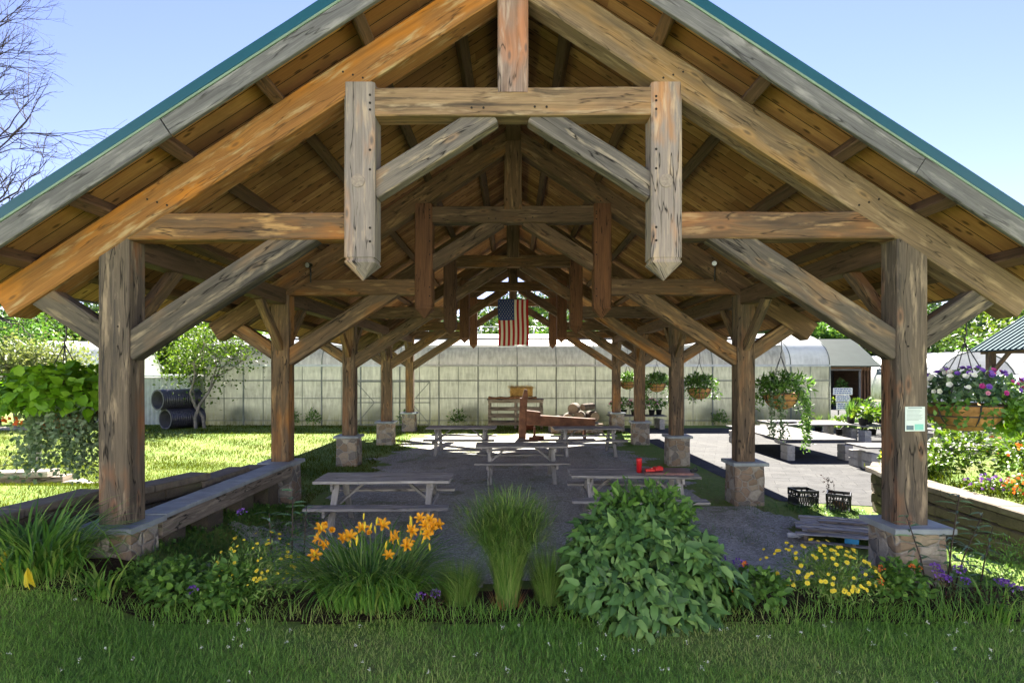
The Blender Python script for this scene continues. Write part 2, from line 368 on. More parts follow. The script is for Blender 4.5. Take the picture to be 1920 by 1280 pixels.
def m_stone():
    m, nt = newmat('pier_stone'); co = objco(nt)
    w = nd(nt, 'ShaderNodeVectorMath', {0: co, 1: nd(nt, 'ShaderNodeVectorMath', {0: nd(nt, 'ShaderNodeTexNoise', {'Vector': co, 'Scale': 5.0}).outputs['Color'], 1: (.12, .12, .12)}, operation='MULTIPLY')}, operation='ADD').outputs[0]
    sc = nd(nt, 'ShaderNodeVectorMath', {0: w, 1: (5.6, 5.6, 6.8)}, operation='MULTIPLY').outputs[0]
    e = nd(nt, 'ShaderNodeTexVoronoi', {'Vector': sc, 'Scale': 1.0, 'Randomness': .85}, feature='DISTANCE_TO_EDGE').outputs[0]
    c = nd(nt, 'ShaderNodeTexVoronoi', {'Vector': sc, 'Scale': 1.0, 'Randomness': .85}).outputs['Color']
    k = nd(nt, 'ShaderNodeSeparateXYZ', {0: c}).outputs[0]
    col = ramp(nt, k, [(0, (.30, .22, .15)), (.22, (.42, .34, .25)), (.42, (.22, .20, .18)), (.6, (.47, .42, .35)), (.78, (.33, .24, .17)), (1, (.26, .19, .17))], 'CONSTANT')
    n = noise(nt, co, 22, 5, .65)
    col = mixc(nt, mapr(nt, n, .3, .7, .45, 0), col, (.13, .11, .09))
    mo = mapr(nt, e, .02, .06, 1, 0)
    col = mixc(nt, mo, col, (.34, .31, .27))
    h = mth(nt, 'ADD', mapr(nt, e, 0, .12, 0, 1), mth(nt, 'MULTIPLY', n, .35))
    finish(nt, col, .9, h, .8, .02, spec=.15)
    return m
M_STONE = m_stone()
M_CAP = plain('bluestone', (.29, .325, .35), .75, .2, 5, bump=.2, dirt=(.24, .25, .25))
M_BLOCK = None
def m_block():
    m, nt = newmat('wall_block'); co = objco(nt)
    n = noise(nt, co, 3, 6, .65); f = noise(nt, co, 38, 4, .7)
    col = mixc(nt, mapr(nt, n, .35, .65), (.165, .135, .10), (.105, .09, .072))
    col = mixc(nt, mapr(nt, f, .3, .7, .6, 0), col, (.10, .08, .06))
    col = mixc(nt, mapr(nt, noise(nt, co, 1.3, 5, .6), .54, .68, 0, .6), col, (.10, .11, .05))
    finish(nt, col, .95, f, .9, .02, spec=.1); return m
M_BLOCK = m_block()
M_BLOCKCAP = plain('wall_cap_block', (.145, .122, .098), .9, .25, 14, bump=.6, dirt=(.2, .18, .13))
M_TEAL = plain('teal_metal', (.0035, .062, .085), .4, .05, 2, bump=.02, spec=.5)
M_TRIM = plain('pale_trim', (.17, .24, .17), .6, .15, 3)
M_WHITE = plain('white_paint', (.78, .78, .76), .6, .06, 8)
M_BLACKP = plain('black_plastic', (.02, .02, .022), .4, .2, 10, spec=.5)
M_RED = plain('red_plastic', (.55, .015, .02), .35, .1, 10, spec=.5)
M_DARK = plain('dark_metal', (.04, .04, .045), .5, .2, 10, spec=.5)
M_GALV = plain('galvanised', (.42, .44, .45), .5, .15, 5, metallic=.6)

def m_ground():
    m, nt = newmat('lawn_soil'); p = geo_pos(nt)
    a = noise(nt, p, .35, 5, .6); b = noise(nt, p, 9, 5, .7); c = noise(nt, p, 60, 3, .7)
    col = mixc(nt, mapr(nt, a, .38, .62), (.17, .27, .06), (.25, .31, .085))
    col = mixc(nt, mapr(nt, b, .35, .7, 0, .5), col, (.06, .09, .025))
    col = mixc(nt, mapr(nt, noise(nt, p, 1.4, 5, .65), .56, .68, 0, .6), col, (.17, .13, .075))
    finish(nt, col, .95, mth(nt, 'ADD', b, mth(nt, 'MULTIPLY', c, .6)), .8, .05, spec=.1); return m
def m_gravel():
    m, nt = newmat('gravel'); p = geo_pos(nt)
    a = noise(nt, p, .45, 6, .65, .6); b = noise(nt, p, 10, 5, .75)
    vo = nd(nt, 'ShaderNodeTexVoronoi', {'Vector': p, 'Scale': 48.0}); k = nd(nt, 'ShaderNodeSeparateXYZ', {0: vo.outputs['Color']}).outputs[0]
    rut = noise(nt, nd(nt, 'ShaderNodeMapping', {'Vector': p, 'Scale': (2.2, .35, 1)}).outputs[0], 1.2, 5, .65)
    col = mixc(nt, mapr(nt, a, .38, .62), (.42, .405, .36), (.62, .60, .55))
    col = mixc(nt, mapr(nt, rut, .5, .66, 0, .5), col, (.24, .23, .18))
    col = mixc(nt, mapr(nt, k, 0, 1, .65, 0), col, (.17, .175, .145))
    col = mixc(nt, mapr(nt, k, .82, 1, 0, .7), col, (.68, .66, .62))
    col = mixc(nt, mapr(nt, b, .52, .72, 0, .6), col, (.17, .145, .11))
    col = mixc(nt, mapr(nt, noise(nt, p, 1.1, 6, .7), .55, .64, 0, .6), col, (.15, .18, .06))
    h = mth(nt, 'ADD', mth(nt, 'MULTIPLY', vo.outputs['Distance'], -.8), b)
    finish(nt, col, .95, h, .8, .02, spec=.1); return m
def m_pave():
    m, nt = newmat('pavement'); p = geo_pos(nt)
    rot = nd(nt, 'ShaderNodeMapping', {'Vector': p, 'Rotation': (0, 0, .35), 'Scale': (1, 1, 1)}).outputs[0]
    br = nd(nt, 'ShaderNodeTexBrick', {'Vector': rot, 'Scale': 1.0, 'Mortar Size': .006, 'Mortar Smooth': .3, 'Brick Width': .62, 'Row Height': .41, 'Color1': (.092, .092, .091, 1), 'Color2': (.066, .067, .069, 1), 'Mortar': (.022, .022, .022, 1)})
    n = noise(nt, p, 1.3, 6, .65, 1.5); f = noise(nt, p, 30, 4, .7)
    w = noise(nt, nd(nt, 'ShaderNodeMapping', {'Vector': p, 'Scale': (1.2, 5, 1)}).outputs[0], 1.6, 5, .6, 2.0)
    col = mixc(nt, mapr(nt, n, .4, .65, 0, .5), br.outputs[0], (.05, .05, .05))
    col = mixc(nt, mapr(nt, w, .52, .62, 0, .65), col, (.032, .032, .033))
    col = mixc(nt, mapr(nt, f, .3, .7, .3, 0), col, (.032, .032, .032))
    finish(nt, col, .8, mth(nt, 'ADD', w, f), .35, .02, spec=.04); return m
def m_soil():
    m, nt = newmat('mulch'); p = geo_pos(nt); b = noise(nt, p, 45, 5, .75)
    col = ramp(nt, b, [(.3, (.015, .011, .008)), (.55, (.06, .04, .026)), (.75, (.15, .10, .065))])
    finish(nt, col, .95, b, 1.0, .03, spec=.1); return m
M_GROUND, M_GRAVEL, M_PAVE, M_SOIL = m_ground(), m_gravel(), m_pave(), m_soil()

G_DEEP = leafmat('leaf_deep', (.04, .10, .035), (.11, .235, .06), (.22, .36, .11), .25)
G_MID = leafmat('leaf_mid', (0.0525, 0.128, 0.027), (0.12, 0.255, 0.045), (0.195, 0.345, 0.0675), .35)
G_LIGHT = leafmat('leaf_light', (0.0425, 0.0935, 0.0102), (0.102, 0.178, 0.0187), (0.178, 0.238, 0.034), .45)
G_LIME = leafmat('leaf_lime', (0.0855, 0.209, 0.0076), (0.162, 0.342, 0.0114), (0.247, 0.437, 0.0285), .4)
G_SILVER = leafmat('leaf_silver', (.10, .17, .085), (.21, .30, .17), (.36, .44, .30), .4)
G_BLUE = leafmat('leaf_bluegreen', (0.051, 0.119, 0.0595), (0.128, 0.221, 0.119), (0.238, 0.34, 0.187), .25)
G_LILY = leafmat('leaf_lily', (.055, .15, .025), (.15, .32, .05), (.34, .46, .11), .35)
G_GRASS = leafmat('grass_shade', (.14, .30, .055), (.28, .49, .10), (.50, .54, .20), .5)
G_LAWN = leafmat('grass_lawn', (0.0476, 0.0714, 0.00306), (0.0782, 0.106, 0.00408), (0.136, 0.13, 0.0153), .45, .85, .06)
G_FINE = leafmat('grass_fine', (.08, .19, .035), (.20, .34, .07), (.36, .42, .15), .35)
G_TREE = leafmat('leaf_tree', (0.0382, 0.0765, 0.0119), (0.085, 0.145, 0.0213), (0.153, 0.204, 0.034), .45)
G_WOOD = leafmat('leaf_wood', (.025, .06, .018), (.06, .12, .025), (.11, .18, .035), .3)
G_PALE = leafmat('leaf_pale', (.12, .16, .05), (.22, .26, .10), (.34, .34, .16), .35)
G_PURP = leafmat('leaf_burgundy', (.03, .012, .015), (.07, .02, .025), (.10, .05, .03), .3)
P_ORANGE = leafmat('petal_orange', (.78, .27, .012), (.88, .44, .02), (.92, .60, .06), .35)
P_YELLOW = leafmat('petal_yellow', (.75, .55, .02), (.85, .70, .06), (.90, .82, .22), .3)
P_PURPLE = leafmat('petal_purple', (.12, .04, .35), (.22, .09, .50), (.35, .18, .62), .3)
P_MAG = leafmat('petal_magenta', (.30, .02, .16), (.50, .05, .28), (.62, .16, .42), .3)
P_PINK = leafmat('petal_pink', (.55, .16, .30), (.68, .32, .45), (.75, .5, .55), .3)
P_WHITE = leafmat('petal_white', (.7, .7, .68), (.8, .8, .78), (.82, .8, .76), .3)
P_CORAL = leafmat('petal_coral', (.70, .12, .03), (.75, .22, .05), (.80, .36, .08), .3)
P_CENTRE = leafmat('petal_centre', (.45, .22, .01), (.6, .35, .02), (.7, .45, .03), .1)
M_STEM = plain('green_stem', (.07, .13, .03), .7, .2, 20)
M_DSTEM = plain('dark_stem', (.05, .035, .03), .7, .2, 20)
M_BARK = plain('grey_bark', (.22, .19, .16), .95, .35, 9, bump=.8, dirt=(.1, .09, .07))
M_BAREBARK = plain('bare_twig_bark', (.05, .038, .045), .9, .2, 9)
M_COIR = plain('basket_wood', (.40, .21, .075), .8, .35, 12, bump=.7, dirt=(.22, .11, .04))

# ================================================================== SETTING
def gz(x, y):
    x = np.asarray(x, float); y = np.asarray(y, float)
    z = .15*sst(7.4, 5.9, y)
    z = z+.30*sst(-3.1, -4.0, x)*sst(10.2, 8.4, y)*sst(3.0, 5.2, y)
    z = z+.34*sst(-4.45, -5.1, x)*sst(17, 8, y)*sst(3.5, 5.5, y)
    return z
def sheet(name, xs, ys, mat, dz=0.0, keep=None):
    X, Y = np.meshgrid(np.array(xs), np.array(ys)); Z = gz(X, Y)+dz
    V = np.stack([X, Y, Z], -1).reshape(-1, 3); nx, ny = len(xs), len(ys)
    i, j = np.meshgrid(np.arange(nx-1), np.arange(ny-1)); a = (j*nx+i).ravel()
    q = np.stack([a, a+1, a+1+nx, a+nx], 1)
    if keep is not None:
        cx = V[q].mean(1); q = q[keep(cx[:, 0], cx[:, 1])]
    o = npmesh(name, V, [q], mat, smooth=True); return tag(o, kind='structure')
gx = np.concatenate([[-420, -200, -100, -60, -40, -30], np.arange(-24, 24.01, .25), [30, 40, 60, 100, 200, 420]])
gy = np.concatenate([[-160, -80, -40, -20, -10, -5], np.arange(-2, 32.01, .25), [36, 42, 50, 60, 80, 120, 200, 460]])
sheet('ground', gx, gy, M_GROUND)

def outline_sheet(name, pts, z, mat, wob=0.0):
    mb = MB(); out = []
    n = len(pts)
    for i in range(n):
        a, b = Vector(pts[i]), Vector(pts[(i+1) % n]); k = max(1, int((b-a).length/.25)) if wob else 1
        for s in range(k):
            p = a.lerp(b, s/k); out.append(Vector((p.x+random.uniform(-wob, wob), p.y+random.uniform(-wob, wob), z)))
    mb.add(out, [list(range(len(out)))]); return tag(mb.build(name, mat), kind='structure')
# gravel under the roof follows the rise of the ground at its front edge
def in_gravel(x, y):
    e = 3.35+.25*np.sin(y*1.7)+.18*np.sin(y*4.1+1)+.12*np.sin(y*9)
    er = 4.05+.2*np.sin(y*1.3+2)+.15*np.sin(y*5)
    return (x > -e) & (x < np.where(y < 10, er, e)) & (y > 5.95+.12*np.sin(x*3)) & (y < 21.6+.5*np.sin(x*2.2)+.25*np.sin(x*6))
sheet('gravel_floor', np.arange(-4.6, 4.601, .1), np.arange(5.5, 23, .1), M_GRAVEL, .012, in_gravel)
outline_sheet('pavement', [(4.55, 13), (4.75, 10.4), (6.2, 10.0), (7.2, 10.9), (20, 11), (34, 14), (34, 24.2), (4.4, 24.2)], .010, M_PAVE)
outline_sheet('shop_road', [(16, 24.4), (60, 24.4), (60, 47), (16, 47)], .006, M_PAVE)
outline_sheet('bounce_gravel_lot', [(-60, -3.4), (60, -3.4), (60, -45), (-60, -45)][::-1], .008, plain('pale_bounce_gravel', (.58, .53, .46), .95, .2, 8, bump=.4))  # unseen pale ground behind the camera, added to bounce sun under the roof
outline_sheet('gravel_drive', [(-60, 23.4), (-17.5, 23.4), (-16.6, 24.6), (-60, 27.0)], .008, plain('drive_gravel', (.50, .44, .37), .95, .2, 8, bump=.4))
sheet('flower_bed_soil', np.arange(-5.2, 5.6, .2), np.arange(4.95, 6.0, .05), M_SOIL, .014, lambda x, y: (y > 5.0+.05*np.sin(x*5)) & (y < 5.75+.08*np.sin(x*3)))
tag(bpy.data.objects['flower_bed_soil'], kind='structure')

# far hills
def hills(name, x0, x1, nx, y0, y1, ny, fn, mat):
    xs = np.linspace(x0, x1, nx); ys = np.linspace(y0, y1, ny); X, Y = np.meshgrid(xs, ys); Z = fn(X, Y)
    V = np.stack([X, Y, Z], -1).reshape(-1, 3); i, j = np.meshgrid(np.arange(nx-1), np.arange(ny-1)); a = (j*nx+i).ravel()
    return tag(npmesh(name, V, [np.stack([a, a+1, a+1+nx, a+nx], 1)], mat, smooth=True), kind='structure')
def hz(X, Y):
    t = sst(70, 190, Y)
    h = 12+5*np.sin(X*.021+1.0)+3.5*np.sin(X*.05+.4)+6*sst(40, 110, np.abs(X))
    return -1.0+t*h
M_HILL = plain('forest_floor', (.04, .075, .02), .95, .4, .3, bump=.8)
hills('wooded_hill', -260, 260, 90, 66, 300, 40, hz, M_HILL)
def fz(X, Y): return -2+sst(320, 520, Y)*(34+10*np.sin(X*.011+.6)+5*np.sin(X*.03))
hills('far_hill', -600, 600, 70, 310, 760, 24, fz, M_HILL)

# ================================================================== PAVILION
Y1, BAY, NB = 6.08, 4.24, 5
TY = [Y1+BAY*i for i in range(NB)]
PX = 4.05; SL = .65; CS = 1/math.sqrt(1+SL*SL)          # post line, roof slope, cosine
RA, RB = 6.57, 6.17                                      # rafter apex, top and bottom
DECK = 6.735
Y0R, Y9R = 5.42, TY[-1]+.66                              # roof front and back
pav = thing('timber_pavilion', 'large open timber frame pavilion with teal metal roof edge and stone piers', 'pavilion', (0, Y1, 0))
V = Vector
def one(name, mat, fn, parent=pav):
    mb = MB(); fn(mb); return mb.build(name, mat, parent)

def truss(i):
    y = TY[i]; first = i == 0
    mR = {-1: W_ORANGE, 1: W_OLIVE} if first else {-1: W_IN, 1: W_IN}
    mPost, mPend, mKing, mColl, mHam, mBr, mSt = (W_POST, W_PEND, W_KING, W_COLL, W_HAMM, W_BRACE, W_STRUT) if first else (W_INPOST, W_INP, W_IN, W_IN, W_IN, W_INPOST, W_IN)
    yf = y-.14
    for s in (-1, 1):
        # rafter: ends cut square past the outer brace
        def raf(mb):
            n = V((SL*CS*s, 0, CS)); mid = (RA+RB)/2
            a, b = V((s*.02, y, mid-.013)), V((s*5.2, y, mid-SL*5.2))
            mb.beam(a, b, .29, (RA-RB)*CS, n, seg=.7, jit=.004, ch=.016)
            for q in (1.52, 3.5): 
                for k in range(3): mb.disc((s*(q+.1*k), yf-.006, mid-SL*q-.12+.03*k), (0, -1, 0), .011, .004, 8, 1)
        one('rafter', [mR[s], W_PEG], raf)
        def post(mb):
            top = RB-SL*PX+.10
            mb.loft([(V((s*PX, y, z)), V((.155, 0, 0)), V((0, .14, 0))) for z in np.linspace(.742, top, 7)], 0, .014, True, .003)
            for z in (2.55, 2.75): mb.disc((s*(PX-.05), y-.141, z), (0, -1, 0), .010, .004, 8, 1)
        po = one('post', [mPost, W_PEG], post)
        def pend(mb):
            x = s*1.555; h = .155
            zt, zs = RB-SL*1.555+.06, 3.40
            sec = [(z, 1) for z in np.linspace(zt, zs+.05, 5)]+[(zs+.045, .93), (zs+.02, .93), (zs+.015, 1), (zs, 1), (zs-.06, .66), (3.235, .02)]
            mb.loft([(V((x, y, z)), V((h*k, 0, 0)), V((0, h*k, 0))) for z, k in sec], 0, .022, True, .0015)
            if first: mb.disc((x-.01, y-.154, 4.22), (0, -1, 0), .068, .012, 20, 2)
            for z in (3.62, 3.75, 4.35, 4.55, 4.95, 5.02, 5.09): mb.disc((x-s*.11, y-.154, z+random.uniform(-.02, .02)), (0, -1, 0), .013, .005, 8, 1)
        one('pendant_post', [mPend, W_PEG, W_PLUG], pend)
        one('hammer_beam', [mHam, W_PEG], lambda mb: mb.beam((s*1.60, y-.02, 3.775), (s*4.0, y-.02, 3.775+.01*s), .22, .272, seg=.5, jit=.004))
        def brace(mb):
            a = V((s*3.95, y-.015, 2.53)); b = V((s*1.98, y-.015, 2.53+1.97*SL))
            mb.beam(a, b, .19, .275, (s*SL*-CS, 0, CS), seg=.5, jit=.004)
        one('brace', mBr, brace)
        one('outer_brace', mBr, lambda mb: mb.beam((s*4.12, y-.01, 2.60), (s*4.92, y-.01, 3.13), .18, .24, seg=.4))
        def strut(mb):
            mb.beam((s*1.45, y+.01, 4.175), (s*.22, y+.01, 4.175+1.23*.634), .18, .25, seg=.4, jit=.004)
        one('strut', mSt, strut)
        # stone pier and its cap
        g = float(gz(s*PX, y))-.2
        pr = one('stone_pier', M_STONE, lambda mb: mb.loft([(V((s*(PX+.02), y, z)), V((k*.255, 0, 0)), V((0, k*.255, 0))) for z, k in ((g, 1.03), (.25, 1.01), (.45, 1.0), (.684, .985))], 0, .03, True, .006))
        one('pier_cap', M_CAP, lambda mb: mb.box((s*(PX+.02), y, .713), (.61, .61, .058), 0, 0, .012), pr)
        # braces along the eave beam
        for d in (-1, 1):
            if (i == 0 and d < 0) or (i == NB-1 and d > 0): continue
            one('eave_brace', W_INPOST, lambda mb: mb.beam((s*PX, y+d*.12, 2.72), (s*PX, y+d*.98, 3.5), .12, .15, (0, 0, 1), seg=.4))
    one('king_post', [mKing, W_PEG], lambda mb: mb.loft([(V((0, y+.005, z)), V((.155, 0, 0)), V((0, .15, 0))) for z in np.linspace(5.12, 6.5, 5)], 0, .018, True, .003))
    def coll(mb):
        mb.beam((-1.40, y-.012, 5.03), (1.40, y-.012, 5.045), .24, .285, seg=.4, jit=.004)
        for x in (-.42, -.3, .22, .34): mb.disc((x, y-.133, 4.95+random.uniform(0, .03)), (0, -1, 0), .012, .006, 8, 1)
    one('collar_beam', [mColl, W_PEG], coll)
for i in range(NB): truss(i)
one('ridge_beam', W_PURL, lambda mb: mb.beam((0, Y0R+.08, 6.46), (0, Y9R-.06, 6.46), .24, .30, seg=1.0))
for s in (-1, 1):
    nrm = V((s*SL*CS, 0, CS))
    one('eave_beam', W_PURL, lambda mb: mb.beam((s*PX, Y1-.1, 3.60), (s*PX, TY[-1]+.1, 3.60), .22, .26, seg=1.0))
    for x in (.66, 1.53, 2.45, 3.36, 4.2, 5.0):
        one('purlin', W_PURL, lambda mb: mb.beam(V((s*x, Y0R+.05, DECK-SL*x))-nrm*.0755, V((s*x, Y9R-.05, DECK-SL*x))-nrm*.0755, .125, .145, nrm, seg=1.2, jit=.004))
    xe = 5.43
    def deck(mb):
        a, b = V((0, 0, DECK)), V((s*xe, 0, DECK-SL*xe)); Ls = xe/CS
        for (dz, m, fl) in ((0.0, 0, s > 0), (.035, 0, s < 0)):
            q = [V((0, Y0R+.03, DECK+dz)), V((s*xe, Y0R+.03, DECK-SL*xe+dz)), V((s*xe, Y9R, DECK-SL*xe+dz)), V((0, Y9R, DECK+dz))]
            uv = [(s*31, q[0].y), (s*31+Ls, q[1].y), (s*31+Ls, q[2].y), (s*31, q[3].y)]
            mb.quad(*q, uv=uv)
    one('roof_deck', M_DECK, deck)
    def metal(mb):
        for k in range(2):
            z = DECK+.05+k*.012
            mb.quad((s*0, Y0R-.02, z), (s*(xe+.05), Y0R-.02, z-SL*(xe+.05)), (s*(xe+.05), Y9R+.02, z-SL*(xe+.05)), (0, Y9R+.02, z))
        y = Y0R+.2
        while y < Y9R:
            mb.beam(V((0, y, DECK+.075)), V((s*(xe+.05), y, DECK+.075-SL*(xe+.05))), .03, .035, nrm, ch=.004, jit=0); y += .4
    one('metal_roof', M_TEAL, metal)
    for yy, d in ((Y0R, -1), (Y9R, 1)):
        for nm, mat, zc, h, w, yo in (('rake_board', W_GREY, 6.625, .172, .05, 0.0), ('rake_trim', M_TRIM, 6.745, .022, .062, 0.0), ('rake_flashing', M_TEAL, 6.817, .098, .055, 0.0)):
            if nm == 'rake_board':
                cut = 3.2 if s < 0 else 3.75
                def rb(mb):
                    mb.beam((s*.0, yy, zc), (s*(cut-.004), yy, zc-SL*cut), w, h, nrm, seg=.6, jit=.003, ch=.006)
                    mb.beam((s*(cut+.004), yy-.003, zc-SL*cut), (s*(xe+.03), yy-.003, zc-SL*(xe+.03)), w, h+.004, nrm, seg=.6, jit=.003, ch=.006)
                one(nm, mat, rb)
            else: one(nm, mat, lambda mb: mb.beam((0, yy+.001, zc), (s*(xe+.06), yy+.001, zc-SL*(xe+.06)), w, h, nrm, seg=.8, jit=.0025, ch=.004))
    one('fascia_board', W_GREY, lambda mb: mb.beam((s*(xe+.022), Y0R+.03, 3.275), (s*(xe+.022), Y9R-.03, 3.275), .035, .19, seg=1.5, ch=.005))
one('ridge_cap', M_TEAL, lambda mb: mb.prism([(-.16, Y0R-.03, 6.80), (0, Y0R-.03, 6.905), (.16, Y0R-.03, 6.80), (0, Y0R-.03, 6.86)], (0, Y9R-Y0R+.06, 0)))

# spotlights clamped on the second truss
def spot(p, d, label):
    t = thing('spotlight', label, 'lamp', p, 'small spotlights on the second truss'); p = V(p); d = V(d).normalized()
    mb = MB(); mb.tube([p-d*.10, p-d*.07, p, p+d*.03], [.022, .036, .046, .048], 14); mb.build('lamp_housing', M_BLACKP, t)
    mb = MB(); mb.disc(p+d*.031, d, .04, .004, 16); mb.build('lens', M_GALV, t)
    mb = MB(); mb.tube([p-d*.06, p-d*.06+V((0, .02, -.16)), p-d*.06+V((0, .02, -.30))], .012, 6); mb.build('bracket', M_BLACKP, t)
spot(P(578, 497, 10.05), (-.25, -1, -.2), 'round spotlight on the dark beam to the upper left of the flag')
spot(P(1340, 494, 10.05), (-.5, -1, -.1), 'round spotlight on the dark beam to the upper right of the flag')

# flag hung from the fourth truss
fy = 18.42
fl = thing('hanging_flag', 'red white and blue striped flag hung vertically under the roof', 'flag', (0, fy, 4.58))
FW, FH = .95, 1.44
def cloth(x0, x1, z0, z1, nx, nz, yo, name, mats, mi=None):
    xs = np.linspace(x0, x1, nx); zs = np.linspace(z0, z1, nz); X, Z = np.meshgrid(xs, zs)
    Y = fy+yo+.018*np.sin(X*9+Z*1.4)+.012*np.sin(X*21+1)*(4.58-Z)
    V_ = np.stack([X+.012*np.sin(Z*4), Y, Z+.008*np.sin(X*7)], -1).reshape(-1, 3); i, j = np.meshgrid(np.arange(nx-1), np.arange(nz-1)); a = (j*nx+i).ravel()
    return npmesh(name, V_, [np.stack([a, a+1, a+1+nx, a+nx], 1)], mats, fl, smooth=True, mi=mi(i.ravel(), j.ravel()) if mi else None)
M_FR = leafmat('flag_red', (.42, .02, .03), (.46, .025, .035), None, .35, .8, .1)
M_FW = leafmat('flag_white', (.72, .70, .66), (.74, .72, .68), None, .35, .8, .1)
M_FB = leafmat('flag_blue', (.05, .09, .30), (.055, .10, .32), None, .4, .8, .1)
f0 = -.475+.01
cloth(f0, f0+FW, 4.58-FH, 4.58, 13*4+1, 25, 0, 'striped_cloth', [M_FR, M_FW], lambda i, j: (i//4) % 2)
can = cloth(f0, f0+FW*7/13, 4.58-FH*.445, 4.581, 29, 12, -.006, 'canton', [M_FB])
mb = MB()
for r_ in range(9):
    for c_ in range(6 if r_ % 2 == 0 else 5):
        z = 4.58-FH*.445*(r_+.9)/9.9; x = f0+FW*7/13*((c_+.6 if r_ % 2 == 0 else c_+1.1))/6.2
        y = fy-.013+.018*math.sin(x*9+z*1.4)+.012*math.sin(x*21+1)*(4.58-z); pts = []
        for k in range(10):
            a = math.pi/2+k*math.pi/5; q = .020 if k % 2 == 0 else .008
            pts.append((x+.012*math.sin(z*4)+q*math.cos(a), y, z+q*math.sin(a)))
        mb.prism(pts, (0, -.002, 0))
mb.build('star_pattern', [M_FW], can)
mb = MB(); mb.tube([(f0-.02, fy, 4.59), (f0+FW+.02, fy, 4.59)], .012, 8); mb.tube([(f0+.05, fy, 4.59), (f0+.05, fy+.2, 4.93)], .004, 5); mb.tube([(f0+FW-.05, fy, 4.59), (f0+FW-.05, fy+.2, 4.93)], .004, 5)
mb.build('flag_rod', M_DARK, fl)

# ================================================================== PICNIC TABLES
def picnic(loc, rz, label):
    t = thing('picnic_table', label, 'picnic table', (0, 0, 0), 'wooden picnic tables under the roof'); L = 1.92
    mb = MB()
    for k in range(5):
        mb.beam((-L/2+random.uniform(-.01, .01), -.312+k*.156, .73), (L/2+random.uniform(-.012, .012), -.312+k*.156, .73+random.uniform(-.003, .003)), .148, .038, ch=.005, jit=.002)
    mb.build('tabletop', W_TABLE, t)
    for s in (-1, 1):
        mb = MB()
        for k in range(2): mb.beam((-L/2+.0, s*(.60+.125*k), .44), (L/2, s*(.60+.125*k), .44), .118, .038, ch=.005, jit=.002)
        mb.build('seat', W_TABLE, t)
        x = s*.66
        for q in (-1, 1):
            mb = MB(); mb.beam((x, q*.20, .71), (x, q*.62, 0.0), .04, .09, (1, 0, 0), ch=.005); mb.build('leg', W_TABLE, t)
        mb = MB(); mb.beam((x+s*.042, -.34, .665), (x+s*.042, .34, .665), .038, .085, ch=.005); mb.build('top_cleat', W_TABLE, t)
        mb = MB(); mb.beam((x+s*.042, -.74, .375), (x+s*.042, .74, .375), .038, .09, ch=.005); mb.build('seat_support', W_TABLE, t)
        mb = MB(); mb.beam((x, 0, .375), (s*.28, 0, .70), .07, .038, ch=.005); mb.build('diagonal_brace', W_TABLE, t)
    t.location = loc; t.rotation_euler.z = rz; BASE[t] = V(loc)
    return t
GZ = .014
picnic((-1.86, 8.6, GZ), .03, 'grey picnic table behind the orange daylilies')
picnic((1.83, 9.02, GZ), -.04, 'grey picnic table with red tumbler on it behind the big leafy shrub')
picnic((.17, 12.5, GZ), .02, 'grey picnic table standing alone midway along the gravel floor')
picnic((-1.45, 16.55, GZ), -.03, 'grey picnic table in the far row beside the slatted hay rack')
picnic((2.08, 16.4, GZ), .05, 'grey picnic table in the far row in front of the rusty beam')
tz = GZ+.75
def at_table(px, py): return P(px, py, (CH-tz)*F/(py-HY))
p = at_table(1189, 878); p = V((p.x, 8.95, tz))
t = thing('tumbler', 'tall red plastic tumbler standing on the picnic table', 'tumbler', p)
mb = MB(); mb.lathe([(0, 0), (.036, 0), (.043, .19), (.043, .195)], p, 20); mb.build('cup_body', M_RED, t)
mb = MB(); mb.lathe([(.046, .193), (.046, .215), (.03, .222), (0, .222)], p, 20); mb.build('lid', M_RED, t)
mb = MB(); a = V((2.33, 9.0, tz+.012)); mb.box(a, (.72, .52, .02), -.04, 0, .004); mb.box(a+V((0, -.262, -.014)), (.72, .012, .06), -.04, 0, .003)
tag(mb.build('serving_board', plain('dark_board', (.20, .10, .095), .45, .25, 7, dirt=(.05, .04, .045))), 'dark board lying on one end of the picnic table', 'board')
for k, (x, y, s_, l) in enumerate(((2.08, 8.93, .048, 'small red box lying flat nearest the tall tumbler'), (2.22, 8.99, .075, 'larger red box on the dark board, farther from tumbler'))):
    mb = MB(); mb.box((x, y, tz+.022+s_*.4), (.13, .09, s_*.8), .3*k, 0, .01); mb.box((x+.02, y, tz+.022+s_*.8+.006), (.05, .05, .012), .3*k, 0, .004); tag(mb.build('small_box', M_RED), l, 'box', 'red boxes on the table')
mb = MB(); q = V((2.76, 8.97, tz+.001)); mb.box(q+V((0, 0, .02)), (.10, .05, .035), .4, 0, .006); mb.tube([q+V((-.03, 0, .03)), q+V((.05, .03, .07)), q+V((.07, .03, .02))], .012, 6)
tag(mb.build('table_clip', M_BLACKP), 'small black clip at the table edge beside the dark board', 'clip')

